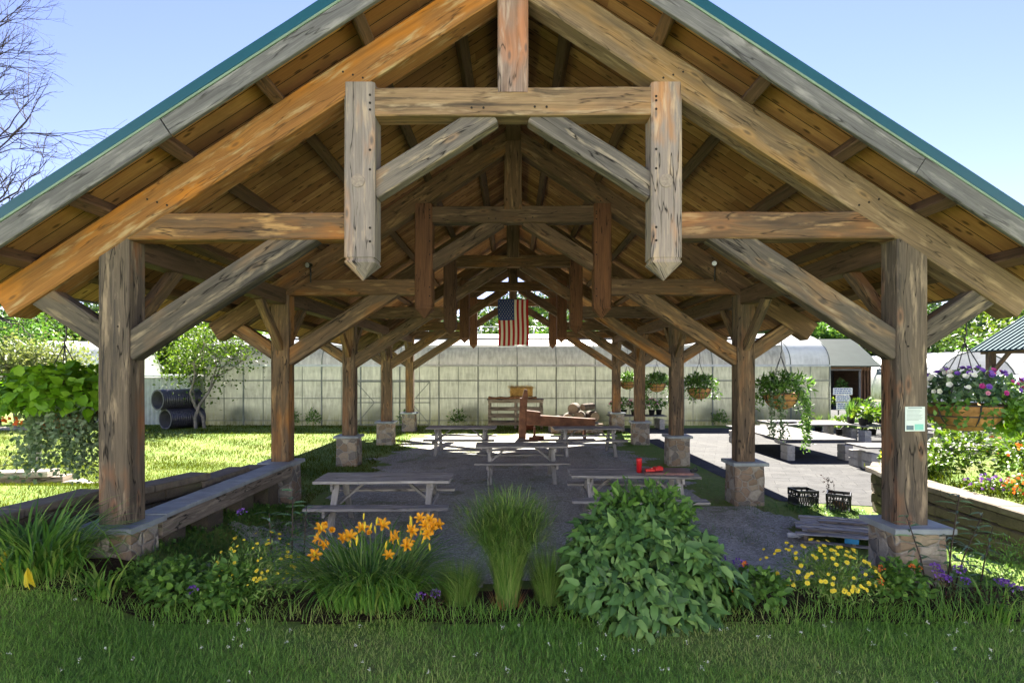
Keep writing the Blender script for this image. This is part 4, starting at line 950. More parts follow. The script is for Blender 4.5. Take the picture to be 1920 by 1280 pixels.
tree('young_tree', 'leafy young tree with two pale trunks beside the black pipes', 'tree', (-12.9, 24.2, 0), 5.8, .55, 3600, .14, G_LIGHT, 2, lean=.10, r0=.075, low=.29, seed=5)
tree('small_tree', 'pale feathery small tree at far left behind the hanging basket', 'tree', (-20.5, 24.5, 0), 4.6, .55, 5000, .16, G_PALE, 2, lean=.2, r0=.09, low=.30, seed=8)
tree('small_tree', 'greener small tree at the left picture edge behind the lawn', 'tree', (-24.2, 27, 0), 5.5, .6, 5000, .18, G_MID, 2, lean=.2, r0=.1, low=.30, seed=9)
tree('shrub_tree', 'low dense blue green shrub in front of the far left hoop house', 'shrub', (-20.2, 27.5, 0), 3.0, .5, 4000, .15, G_BLUE, 3, lean=.35, r0=.06, low=.28, seed=11)
# bare tree, its trunk left of the picture
random.seed(21); BX = -12.75; bt = thing('bare_tree', 'leafless tree with fine dark twigs against the sky at upper left', 'tree', (BX, 12.5, .3)); mb = MB(); ends = []
mb.tube([(BX-.1, 12.5, 0), (BX-.05, 12.5, 2.5), (BX, 12.5, 4.5), (BX-.05, 12.5, 7.0), (BX+.1, 12.5, 9.0)], [.20, .15, .11, .07, .03], 8)
for k in range(13): branches(mb, (BX, 12.5+random.uniform(-.2, .2), 3.6+.46*k), (.85, .15*(-1)**k, .04+.055*k), 1.42-.03*k, .045-.002*k, 5, ends, .40, .05, .72, (2, 3), 5, .15)
for k in range(5): branches(mb, (BX, 12.5, 4.0+.9*k), (-.8, .1*(-1)**k, .4), 1.6, .04, 4, ends, .40, .07, .72, (2, 2), 5, .15)
mb.build('branches', M_BAREBARK, bt)
random.seed(3)

# ================================================================== RIGHT BACKGROUND
sp = thing('shop_shed', 'brown wooden shop shed with pale green roof and open dark doorway', 'shed', (23, 40, 0))
M_ROOFG = plain('pale_green_roof', (.042, .062, .050), .6, .1, 2); M_SIDING = wood('siding', (.36, .20, .10), (.28, .15, .08), weather=.3, knots=.3)
M_INDARK = plain('shop_interior_shade', (.05, .045, .045), .9, .4, 3)
mb = MB()
for (xa, xb) in ((16.5, 21.3), (23.6, 24.4)):
    x = xa
    while x < xb-.01: w_ = min(.22, xb-x); mb.beam((x+w_/2, 40.0, 0), (x+w_/2, 40.0, 2.75), w_-.012, .05, (1, 0, 0), ch=.003); x += .22
mb.beam((16.5, 40, 2.62), (24.4, 40, 2.62), .07, .3); mb.box((24.37, 42.6, 1.4), (.06, 5.1, 2.8)); mb.box((16.53, 42.6, 1.4), (.06, 5.1, 2.8)); mb.box((20.4, 45.2, 1.4), (7.9, .06, 2.8)); mb.build('wall', M_SIDING, sp)
mb = MB(); mb.box((20.4, 42.6, .03), (7.8, 5.0, .06)); mb.box((22.45, 43.2, 1.35), (2.3, .06, 2.5)); mb.build('shaded_interior', M_INDARK, sp)  # dark floor and door-sized panel: shade of the opening put into their colour
one('roof', M_ROOFG, lambda mb: (mb.beam((20.4, 39.4, 2.72), (20.4, 42.75, 4.70), 8.7, .10, (0, 0, 1), jit=0), mb.beam((20.4, 45.9, 2.72), (20.4, 42.75, 4.72), 8.7, .10, (0, 0, 1), jit=0)), sp)
one('gable', M_SIDING, lambda mb: mb.prism([(24.36, 40.1, 2.75), (24.36, 45.2, 2.75), (24.36, 42.7, 4.55)], (-.05, 0, 0)), sp)
one('door_frame', W_GREY, lambda mb: (mb.beam((21.3, 39.95, 0), (21.3, 39.95, 2.55), .12, .12, (1, 0, 0)), mb.beam((23.6, 39.95, 0), (23.6, 39.95, 2.55), .12, .12, (1, 0, 0)), mb.beam((21.2, 39.95, 2.5), (23.7, 39.95, 2.5), .13, .12)), sp)
mb = MB(); mb.tube([(23.05, 40.6, .5), (23.05, 40.55, .5)], .3, 18); tag(mb.build('wall_clock', M_WHITE), 'round white dial standing low in the dark shop doorway', 'clock')
t = thing('potted_fern', 'green potted plant hanging in the dark shop doorway', 'plant', (22.6, 40.4, .8)); bush('foliage', (22.6, 40.4, 1.2), (.35, .3, .6), 220, .25, .06, G_MID, t); mb = MB(); mb.lathe([(0, .55), (.14, .55), (.2, .8), (.18, .8), (0, .78)], (22.6, 40.4, 0), 12); mb.build('pot', M_DARK, t)
hs = thing('hanging_sign', 'dark arrow shaped sign on bracket at the shop corner', 'sign', (25.2, 39.5, 2.2)); mb = MB(); mb.prism([(24.5, 39.5, 2.15), (25.6, 39.5, 2.15), (25.9, 39.5, 2.35), (25.6, 39.5, 2.55), (24.5, 39.5, 2.55)], (0, .05, 0)); mb.build('sign_board', plain('slate_green', (.10, .14, .14), .6), hs)
mb = MB(); mb.beam((24.45, 39.52, 2.7), (25.7, 39.52, 2.7), .04, .04); mb.tube([(24.8, 39.52, 2.7), (24.8, 39.52, 2.5)], .01, 5); mb.tube([(25.4, 39.52, 2.7), (25.4, 39.52, 2.5)], .01, 5); mb.build('bracket', M_DARK, hs)
mb = MB(); mb.box((25.05, 39.488, 2.40), (.8, .012, .07), 0, 0, .002); mb.box((25.1, 39.488, 2.27), (.6, .012, .05), 0, 0, .002); mb.build('lettering', M_WHITE, hs)
# stacked white signs on two stakes
sg = thing('sign_stack', 'three white sign boards stacked on stakes beyond the plant benches', 'sign', G(1580, 800)); q = V((14.1, 25.1, 0)); s_ = q.y/F
for k, (ya, yb, wx) in enumerate(((727, 740, 36), (741, 753, 26), (755, 768, 24))):
    a = P(1580-wx/2, yb, q.y); b = P(1580+wx/2, ya, q.y); mb = MB(); mb.box((a+b)/2, (b.x-a.x, .03, b.z-a.z), 0, 0, .004); o = mb.build('sign_board', M_WHITE, sg)
    mb = MB(); z = b.z-.05
    while z > a.z+.03:
        x = a.x+.05
        while x < b.x-.09:
            w_ = random.uniform(.05, .13); mb.box((x+w_/2, q.y-.017, z), (min(w_, b.x-.04-x), .006, .04), 0, 0, .001); x += w_+.03
        z -= .085
    mb.build('lettering', plain('sign_blue', (.12, .16, .38), .6), o)
for x in (1572, 1588): 
    a = P(x, 735, q.y+.04); mb = MB(); mb.beam((a.x, a.y, 0), a, .05, .04, (1, 0, 0)); mb.build('stake', W_GREY, sg)
hoophouse('hoop_house', 'long white hoop house added unseen behind the camera to bounce sun onto the pavilion', -32, 32, -15.5, -6.8, 6.0, 'x')  # never in view; added to bounce sunlight onto the shaded pavilion front
hoophouse('hoop_house', 'white hoop house with ribbed side, right of the shop shed', 31.5, 38.0, 44, 62, 3.9, 'y', 'white hoop houses at right')
hoophouse('hoop_house', 'long white hoop house behind the white van', 39, 66, 42, 50, 4.2, 'x', 'white hoop houses at right')
sv = thing('side_pavilion', 'smaller open pavilion with blue green ribbed metal roof at the right edge', 'pavilion', (24, 27, 0)); M_TEALR = plain('ribbed_teal_roof', (.045, .088, .10), .8, .08, 2, spec=.1)
RX, RYA, RYB, RZ, HW = 24.2, 12.5, 25.2, 6.15, 4.6
sv.location = (RX, 20, 0); BASE[sv] = V((RX, 20, 0))
for s_ in (-1, 1):
    n_ = V((s_*.55, 0, .83)).normalized()
    def slope(mb):
        a, b = V((RX, 0, RZ)), V((RX+s_*HW, 0, 3.22)); Y_ = lambda p, y: V((p.x, y, p.z))
        mb.quad(Y_(a, RYA), Y_(b, RYA), Y_(b, RYB), Y_(a, RYB)); mb.quad(Y_(a, RYA)-V((0, 0, .05)), Y_(a, RYB)-V((0, 0, .05)), Y_(b, RYB)-V((0, 0, .05)), Y_(b, RYA)-V((0, 0, .05)))
        y = RYA+.05
        while y < RYB: mb.beam(Y_(a, y)+n_*.015, Y_(b, y)+n_*.015, .05, .05, n_, jit=0, ch=.01); y += .28
    one('roof', M_TEALR, slope, sv)
    one('eave_beam', W_INPOST, lambda mb: mb.beam((RX+s_*(HW-.35), RYA+.3, 3.2), (RX+s_*(HW-.35), RYB-.3, 3.2), .22, .26), sv)
    for y in (13.2, 16.9, 20.6, 24.5):
        x = RX+s_*(HW-.35)
        one('post', W_INPOST, lambda mb: mb.beam((x, y, 0), (x, y, 3.15), .26, .26, (1, 0, 0)), sv)
        for d in (-1, 1):
            if (d < 0 and y < 14) or (d > 0 and y > 24): continue
            one('brace', W_INPOST, lambda mb: mb.beam((x, y, 2.2), (x, y+d*.9, 3.1), .12, .15, (1, 0, 0)), sv)
for y in (13.2, 16.9, 20.6, 24.5): one('tie_beam', W_INPOST, lambda mb: mb.beam((RX-HW+.4, y, 3.22), (RX+HW-.4, y, 3.22), .2, .25), sv)
# white van
vn = thing('delivery_van', 'white van parked at the right edge beyond the flower basket', 'van', (27.6, 30, 0)); vx, vy = 23.8, 29.2
side = [(0, .55), (.05, 1.05), (.9, 1.25), (1.45, 2.02), (1.75, 2.16), (5.3, 2.2), (5.42, 1.9), (5.42, .5), (4.75, .45), (4.55, .78), (4.05, .78), (3.85, .42), (1.55, .42), (1.35, .78), (.85, .78), (.65, .45)]
M_VAN = plain('van_paint', (.78, .79, .80), .25, .03, 2, spec=.6); M_GLASS = plain('dark_glass', (.03, .04, .05), .08, .1, 2, spec=.8)
mb = MB(); mb.prism([(vx+a, vy, z) for a, z in side], (0, 1.9, 0)); o = mb.build('body', M_VAN, vn); bv = o.modifiers.new('bevel', 'BEVEL'); bv.width = .05; bv.segments = 2; bv.limit_method = 'ANGLE'
for pts in ([(1.10, 1.28), (1.55, 1.92), (2.25, 1.96), (2.25, 1.28)], [(2.4, 1.28), (2.4, 1.96), (3.6, 1.96), (3.6, 1.28)]):
    mb = MB(); mb.prism([(vx+a, vy-.006, z) for a, z in pts], (0, .03, 0)); mb.build('side_window', M_GLASS, vn)
mb = MB(); mb.prism([(vx+.93, vy+.12, 1.285), (vx+.93, vy+1.78, 1.285), (vx+1.42, vy+1.7, 1.99), (vx+1.42, vy+.2, 1.99)], (-.02, 0, .012)); mb.build('windscreen', M_GLASS, vn)
for x in (1.1, 4.3):
    for y in (vy+.02, vy+1.66):
        mb = MB(); mb.tube([(vx+x, y, .36), (vx+x, y+.22, .36)], .35, 20, 0, True, False); o = mb.build('wheel', M_BLACKP, vn); mb = MB(); mb.tube([(vx+x, y-.01, .36), (vx+x, y+.23, .36)], .2, 14, 0, True, False); mb.build('rim', M_GALV, o)
for y in (vy+.15, vy+1.5): mb = MB(); mb.box((vx+.05, y+.12, .92), (.08, .26, .18), 0, 0, .02); mb.build('headlight', M_GALV, vn)
mb = MB(); mb.box((vx+.0, vy+.95, .58), (.14, 1.86, .2), 0, 0, .03); mb.build('bumper', M_DARK, vn)
mb = MB(); mb.box((vx+1.35, vy-.12, 1.42), (.12, .2, .22), 0, 0, .03); mb.build('wing_mirror', M_BLACKP, vn)
mb = MB(); mb.box((vx+2.32, vy-.006, 1.3), (.015, .012, 1.5), 0, 0, .002); mb.box((vx+3.7, vy-.006, 1.3), (.015, .012, 1.5), 0, 0, .002); mb.box((vx+2.15, vy-.02, 1.12), (.16, .03, .04), 0, 0, .005); mb.build('door_seam', M_DARK, vn)

# nursery benches on cinder blocks, potted plants on them
M_CINDER = plain('cinder_block', (.40, .39, .37), .95, .2, 14, bump=.6)
BT = .56
def bench(x0, x1, y0, y1, label, split=True):
    t = thing('plant_bench', label, 'bench', ((x0+x1)/2, y0, 0), 'low grey plant benches on the pavement')
    n = max(3, int((y1-y0)/.17))
    mb = MB()
    for k in range(n): y = y0+(y1-y0)*(k+.5)/n; mb.beam((x0, y, BT-.02), (x1, y, BT-.02+random.uniform(-.003, .003)), (y1-y0)/n-.015, .04, ch=.004)
    mb.build('bench_top', W_GREY, t)
    for x in ((x0+.2, (x0+x1)/2, x1-.2) if x1-x0 > 3 else (x0+.2, x1-.2)):
        for y in (y0+.18, y1-.18):
            mb = MB()
            for q in range(2): mb.box((x, y, .108+.2*q), (.2, .38, .192), 0, 0, .012)
            mb.build('leg', M_CINDER, t)
    return t
bench(7.0, 8.9, 15.2, 19.3, 'long low grey bench nearest the pavilion on the pavement')
bench(8.9, 11.6, 19.6, 21.4, 'grey bench behind the long one, before the greenhouse')
bench(11.3, 14.2, 19.0, 20.3, 'grey bench topped with yellow hostas near the greenhouse end')
bench(12.7, 17.5, 17.2, 18.5, 'grey bench covered with mixed green pots right of the hostas')
bench(8.2, 11.5, 13.6, 14.5, 'empty grey plank bench behind the curved planter')
bench(3.9, 6.2, 23.6, 24.5, 'grey bench of pink flower pots by the greenhouse door')
mb = MB(); mb.box((9.3, 20.2, .62), (.9, .5, .04), .1); mb.box((9.0, 20.2, .58), (.05, .5, .05), .1); mb.box((9.6, 20.2, .58), (.05, .5, .05), .1); tag(mb.build('flat_pallet', W_PALLET), 'small wooden tray lying on the grey bench', 'tray')
M_POT = plain('black_pot', (.03, .03, .032), .6, .2, 10)
def potted(x, y, z, h, r_, mat, label, n=110, L_=.16, W_=.06, flower=None, grass=False, group=None):
    t = thing('potted_plant', label, 'potted plant', (x, y, z), group)
    mb = MB(); mb.lathe([(0, 0), (.10, 0), (.13, .2), (.14, .2), (.14, .22), (.11, .215), (0, .20)], (x, y, z), 12); mb.build('pot', M_POT, t)
    if grass:
        b = np.tile([[x, y, z+.2]], (n, 1))+RNG.normal(size=(n, 3))*[.05, .05, 0]; blades('foliage', b, RNG.uniform(0, 6.28, n), RNG.uniform(0, .3, n), RNG.uniform(.3, 1.2, n), h*RNG.uniform(.7, 1.2, n), W_, mat, t, 3)
    else: bush('foliage', (x, y, z+.2+h*.35), (r_, r_, h*.6), n, L_, W_, mat, t, shell=.3)
    if flower is not None:
        q, d = cloud(60, (x, y, z+.22+h*.4), (r_, r_, h*.65), .9, zmin=.1); leaves('blossom', q, d+RNG.normal(size=q.shape)*.6, d+RNG.normal(size=q.shape)*.3, .07, .07, flower, t)
    return t
random.seed(31)
for k in range(9): potted(11.5+.31*k, 19.3+.35*(k % 3), BT, .34, .22, G_LIME if k % 2 else G_LIGHT, 'bright yellow green hosta in black pot on the bench by the greenhouse end', 70, .24, .12, group='hostas on the bench')
for k in range(5): potted(11.6+.5*k, 20.15, BT, .62, .16, G_MID, 'upright dark green potted plant behind the yellow hostas', 70, .34, .03, grass=True, group='upright pots behind the hostas')
for k in range(12):
    c = k % 4; potted(12.9+.38*k, 17.5+.4*(k % 3), BT, (.5, .35, .42, .55)[c], .2, (G_LIGHT, G_PURP, G_MID, G_FINE)[c], ('pale green grassy potted plant on the bench right of the hostas', 'burgundy leaved potted plant on the bench right of the hostas', 'round green potted plant on the bench right of the hostas', 'fine grassy potted plant on the bench right of the hostas')[c], 90, .2, (.014, .08, .08, .01)[c], grass=c in (0, 3), group=('pale grassy pots on the bench', 'burgundy pots on the bench', 'round green pots on the bench', 'fine grassy pots on the bench')[c])
for k in range(6): potted(4.2+.36*k, 23.85+.3*(k % 2), BT, .42+.1*(k % 2), .25, G_MID, ('pink flowered pot plant on the bench by the greenhouse door' if k % 2 == 0 else 'leafy green pot plant among pink flowers by the greenhouse door'), 110, .15, .07, flower=P_PINK if k % 2 == 0 else None, group='pink flower pots' if k % 2 == 0 else 'green pots among pink flowers')
for k in range(5): potted(12.2+.75*k, 16.2+.2*(k % 2), .01, .4, .3, G_MID, 'green pot plant standing on the pavement under the benches', 120, .16, .07, group='pots on the pavement')
for k in range(8): potted(12.0+.62*k, 21.6+.3*(k % 2), .01, .5, .34, (G_LIGHT, G_MID)[k % 2], 'bushy pot plant in the row on the pavement behind the hosta bench', 130, .17, .08, group='bushy pots behind the hosta bench')
for k in range(6): potted(11.3+.45*k, 22.6, .01, .55, .2, G_FINE, 'grassy pot plant lined up along the greenhouse wall', 60, .4, .012, grass=True, group='grassy pots along the greenhouse')
for k in range(5): potted(19.2+.8*k, 36.9, .01, .5, .32, G_LIGHT if k % 2 else G_MID, 'leafy pot plant standing outside the brown shop shed', 100, .2, .08, group='pots outside the shop')

# ================================================================== HANGING BASKETS
def wires(mb, c, r_, z0, z1, zt):
    for k in range(4):
        a = k*math.pi/2+.5; mb.tube([(c[0]+r_*math.cos(a), c[1]+r_*math.sin(a), z0), (c[0], c[1], z1)], .006, 5)
    mb.tube([(c[0], c[1], z1), (c[0], c[1], z1+.05), (c[0]+.02, c[1], z1+.09), (c[0], c[1], zt)], .008, 6)
def bowl(t, c, r_, h):
    x, y, z = c; mb = MB(); mb.lathe([(.02, -h), (r_*.35, -h*.97), (r_*.62, -h*.84), (r_*.84, -h*.56), (r_*.96, -h*.22), (r_, 0), (r_*.97, .01), (r_*.93, -.03), (0, -.04)], (x, y, z), 30); mb.build('basket_bowl', M_COIR, t)
    mb = MB()
    for k in range(6):
        a = k*math.pi/3+.25
        mb.tube([(x+r_*1.012*math.cos(a)*math.cos(q), y+r_*1.012*math.sin(a)*math.cos(q), z-h*1.01*math.sin(q)) for q in np.linspace(0, 1.5, 8)], .008, 5)
    for q in (0.0, .42, .85): mb.tube([(x+r_*1.012*math.cos(q)*math.cos(a), y+r_*1.012*math.cos(q)*math.sin(a), z-h*1.01*math.sin(q)) for a in np.linspace(0, 2*math.pi, 25)], .008, 5)
    mb.build('wire_cage', M_DARK, t)
def trail(name, t, c, r_, zs, n, mat, L_, W_, arc=(0, 6.28), sway=.06):
    """stems hanging over the rim with leaves all along them"""
    P_ = []; A_ = []
    for (a, ln) in [(RNG.uniform(*arc), RNG.uniform(*zs)) for _ in range(n)]:
        m = max(4, int(ln/.028)); s_ = np.linspace(0, 1, m); rr = r_*(.85+.35*np.minimum(1, s_*3))+RNG.normal()*.03
        p = np.stack([c[0]+rr*np.cos(a)+sway*RNG.normal()*s_, c[1]+rr*np.sin(a)+sway*RNG.normal()*s_, c[2]+.06-ln*s_+.04*np.sin(s_*9+a)], 1)
        P_.append(p+RNG.normal(size=p.shape)*.014); A_.append(RNG.normal(size=p.shape)*.8+np.array([.5*math.cos(a), .5*math.sin(a), -.35]))
    P_ = np.concatenate(P_); A_ = np.concatenate(A_); n = len(P_); nm = RNG.normal(size=(n, 3))*.6+np.array([0, -.3, .6])
    return leaves(name, P_, A_, nm, L_*RNG.uniform(.7, 1.3, n), W_, mat, t)
# front left: lime vine and silver trailing leaves
lbk = (-5.06, 6.62, 1.86); t = thing('hanging_basket', 'huge hanging basket of lime green vine and silver trailing leaves at left eave', 'hanging basket', lbk)
bowl(t, lbk, .33, .30); mb = MB(); wires(mb, lbk, .32, 1.86, 2.60, 3.2); mb.build('hanger', M_DARK, t)
bush('lime_foliage', (-5.08, 6.58, 2.00), (.66, .55, .36), 1500, .115, .095, G_LIME, t, fine=True, shell=.55, zmin=-.25, amp=.3, up=-.1, droop=.5)
bush('burgundy_foliage', (-4.76, 6.35, 2.02), (.12, .12, .14), 40, .10, .07, G_PURP, t)
trail('silver_foliage', t, (-4.88, 6.52, 1.98), .31, (.40, .95), 130, G_SILVER, .055, .045, (3.6, 6.6), .10)
for k in range(5):
    q = np.array([[-5.52+.13*k, 6.2+.02*k, 1.76+.03*(k % 2)]])+RNG.normal(size=(9, 3))*.016; leaves('blossom', q, RNG.normal(size=(9, 3)), RNG.normal(size=(9, 3))+[0, -1, .4], .05, .045, P_CORAL, t)
# front right: petunias in a wooden bowl
rb_ = (5.02, 6.52, 1.93); t = thing('hanging_basket', 'wooden bowl basket of white purple and magenta petunias beside the front right post', 'hanging basket', rb_)
bowl(t, rb_, .37, .29); mb = MB(); wires(mb, rb_, .36, 1.93, 2.62, 3.2); mb.build('hanger', M_DARK, t)
bush('foliage', (5.04, 6.50, 2.03), (.52, .45, .24), 900, .085, .055, G_BLUE, t, shell=.35, zmin=-.2, amp=.3)
trail('trailing_foliage', t, (5.1, 6.5, 1.98), .40, (.12, .38), 40, G_MID, .07, .05, (3.4, 6.4))
bush('lime_vine', (5.36, 6.36, 1.88), (.14, .14, .24), 170, .085, .065, G_LIME, t, zmin=-1, up=-.4)
trail('lime_foliage', t, (5.08, 6.46, 1.88), .34, (.15, .36), 18, G_LIME, .075, .055, (5.1, 5.9))
def petunia(mat, n=7):
    me_b = MB(); ang = [2*math.pi*k/10 for k in range(10)]; vs = [(0, 0, -.02)]+[(.036*(1 if k % 2 == 0 else .86)*math.cos(a), .036*(1 if k % 2 == 0 else .86)*math.sin(a), .008) for k, a in enumerate(ang)]
    me = bpy.data.meshes.new('flower'); me.from_pydata(vs, [], [[0, 1+k, 1+(k+1) % 10] for k in range(10)]); me.materials.append(mat)
    at = me.attributes.new('r', 'FLOAT', 'POINT'); at.data.foreach_set('value', [.0]+[.6]*10); return me
def put(me, name, parent, pos, dirn, s_=1.0):
    o = bpy.data.objects.new(name, me); COL.objects.link(o); o.parent = parent
    o.location = V(pos)-rootloc(parent); o.rotation_euler = V(dirn).to_track_quat('Z', 'Y').to_euler(); o.scale = (s_, s_, s_); return o
PM = {k: petunia(m) for k, m in (('w', P_WHITE), ('m', P_MAG), ('p', P_PURPLE), ('k', P_PINK))}
q, d = cloud(240, (5.04, 6.50, 2.05), (.55, .47, .27), .93, amp=.25, zmin=.0); c_ = 0
for p_, d_ in zip(q, d):
    if d_[1] > .35 or c_ >= 92: continue
    u_ = (p_[0]-4.5)/1.1; kind = 'w' if u_ < .28 and random.random() < .7 else ('p' if random.random() < (.75 if p_[2] > 2.18 else .35) else ('m' if random.random() < .82 else 'k'))
    put(PM[kind], 'flower', t, p_+d_*.02, V(d_)+V((0, -.5, .2)), random.uniform(.6, .95)); c_ += 1
for k in range(5): put(PM['m'], 'flower', t, (5.55+.09*k, 6.40, 1.90-.03*k), (.4, -.8, .3), 1.0)
# the row of fern-like baskets along the right eave
for k, (c, tl, l) in enumerate((((5.02, 11.0, 1.90), 1, 'hanging basket with long silver and green tails near the second right pier'), ((4.98, 15.7, 1.88), 0, 'hanging basket with short drooping sprays seen between second and third right posts'), ((5.0, 20.4, 1.92), 2, 'hanging basket with green tails both sides, before the greenhouse door'), ((4.55, 23.3, 1.93), 0, 'small half hidden hanging basket farthest down the right eave'))):
    t = thing('hanging_basket', l, 'hanging basket', c, 'green hanging baskets along the right eave'); bowl(t, c, .32, .30); mb = MB(); wires(mb, c, .31, c[2], c[2]+.7, 3.2); mb.build('hanger', M_DARK, t)
    bush('foliage', (c[0], c[1], c[2]+.12), (.42, .40, .25), 520, .14, .04, G_MID, t, shell=.3, zmin=-.25, amp=.4, jit=.8)
    trail('trailing_foliage', t, c, .36, (.15, .42), 26, G_MID, .09, .035)
    for s_ in range(7): a = RNG.uniform(0, 6.28)
    b = np.tile([c], (60, 1))+RNG.normal(size=(60, 3))*.06; blades('spray', b, RNG.uniform(0, 6.28, 60), RNG.uniform(.1, .8, 60), RNG.uniform(.9, 2.2, 60), RNG.uniform(.35, .65, 60), .018, G_FINE, t, 4)
    if tl == 1:
        trail('silver_foliage', t, (c[0]-.05, c[1], c[2]), .30, (.6, .95), 16, G_SILVER, .06, .04, (3.9, 4.6), .03); trail('green_tail', t, c, .36, (.7, 1.15), 14, G_MID, .08, .035, (5.7, 6.2), .03)
    if tl == 2:
        trail('green_tail', t, c, .36, (.5, .85), 10, G_BLUE, .09, .04, (5.7, 6.2), .03); trail('green_tail', t, c, .36, (.5, .8), 10, G_MID, .09, .04, (3.2, 3.8), .03)

# ================================================================== FLOWER BED
def gzs(x, y): return float(gz(x, y))
def lily_flower(mat, open_=1.0):
    V_ = []; F_ = []; r_ = []
    for k in range(6):
        a = 2*math.pi*k/6; w = .024 if k % 2 == 0 else .017; b = len(V_)
        for s_, (rad, z, ww) in enumerate(((.006, -.03, .006), (.016, .012, .6*w), (.046*open_, .042, w), (.075*open_, .048, .75*w), (.092*open_, .036, .1*w))):
            ca, sa = math.cos(a), math.sin(a)
            for q in (-1, 0, 1): V_.append((rad*ca-q*ww*sa, rad*sa+q*ww*ca, z+(.006 if q else -.002))); r_.append(.75 if s_ < 2 else (.35 if q else .6))
        for s_ in range(4):
            for q in (0, 1): i0 = b+s_*3+q; F_.append([i0, i0+1, i0+4, i0+3])
    for k in range(6):
        a = 2*math.pi*k/6+.3; b = len(V_); V_ += [(0, 0, 0), (.003, 0, 0), (.03*math.cos(a), .03*math.sin(a), .065), (.03*math.cos(a)+.004, .03*math.sin(a), .065)]; r_ += [.2]*4; F_.append([b, b+1, b+3, b+2])
    me = bpy.data.meshes.new('flower'); me.from_pydata(V_, [], F_); me.materials.append(mat); me.polygons.foreach_set('use_smooth', [True]*len(F_))
    at = me.attributes.new('r', 'FLOAT', 'POINT'); at.data.foreach_set('value', r_); return me
LILY = lily_flower(P_ORANGE); LILYW = lily_flower(P_ORANGE, .45)
def bud_mesh(mat):
    mb = MB(); mb.tube([(0, 0, 0), (0, 0, .02), (0, 0, .05), (0, 0, .075)], [.003, .009, .010, .002], 6); me = bpy.data.meshes.new('bud'); me.from_pydata(mb.v, [], mb.f); me.materials.append(mat); me.attributes.new('r', 'FLOAT', 'POINT').data.foreach_set('value', [.55]*len(mb.v)); return me
BUD = bud_mesh(P_ORANGE); BUDY = bud_mesh(P_YELLOW)
def clump(t, x, y, n, L0, L1, W_, mat, r_=.16, spread=(1.0, 2.1), segs=7, sx=1.0):
    a = RNG.uniform(0, 2*math.pi, n); rr = r_*np.sqrt(RNG.random(n)); b = np.stack([x+rr*np.cos(a)*sx, y+rr*np.sin(a), np.full(n, gzs(x, y)-.02)], 1)
    return blades('foliage', b, a+RNG.normal(size=n)*.5, RNG.uniform(.02, .38, n), RNG.uniform(*spread, n), RNG.uniform(L0, L1, n), W_*RNG.uniform(.7, 1.2, n), mat, t, segs)
random.seed(41)
# orange daylily
dx, dy = -1.33, 5.42; t = thing('daylily', 'big daylily clump covered in open orange and yellow flowers', 'flower clump', (dx, dy, gzs(dx, dy)))
clump(t, dx, dy, 760, .60, 1.05, .021, G_LILY, .30, (1.5, 2.75), 8, 1.45)
fl_px = [(600, 992), (612, 985), (622, 995), (598, 1010), (606, 1022), (655, 1006), (695, 998), (717, 985), (678, 990), (772, 995), (762, 1022), (796, 985), (788, 972), (806, 975), (812, 990), (801, 1000), (745, 1008), (728, 1042), (590, 1042), (640, 1010), (820, 985), (766, 1018)]
stems = MB()
for k, (px, py) in enumerate(fl_px):
    yy = dy-.12+random.uniform(-.16, .16); p = P(px, py, yy); bs = V((dx+(p.x-dx)*.35, dy+random.uniform(-.1, .1), gzs(dx, dy)))
    stems.tube([bs, bs.lerp(p, .55)+V((0, 0, .05)), p-V((0, 0, .03))], [.006, .005, .003], 5)
    put(LILY if random.random() < .8 else LILYW, 'flower', t, p, (random.uniform(-.6, .6), -.8+random.uniform(-.3, .5), random.uniform(.2, .9)), random.uniform(.55, .85))
    for q in range(random.randint(0, 2)): put(BUD if random.random() < .6 else BUDY, 'bud', t, p+V((random.uniform(-.05, .05), random.uniform(-.03, .03), .0)), (random.uniform(-.5, .5), random.uniform(-.5, .2), 1), random.uniform(.7, 1.1))
for k in range(16):
    p = P(random.uniform(640, 825), random.uniform(972, 1035), dy-.05); bs = V((dx+(p.x-dx)*.4, dy, gzs(dx, dy))); stems.tube([bs, bs.lerp(p, .6)+V((0, 0, .04)), p], [.005, .004, .003], 5); put(BUDY, 'bud', t, p, (random.uniform(-.3, .3), 0, 1), random.uniform(.8, 1.3))
stems.build('stem', M_STEM, t)
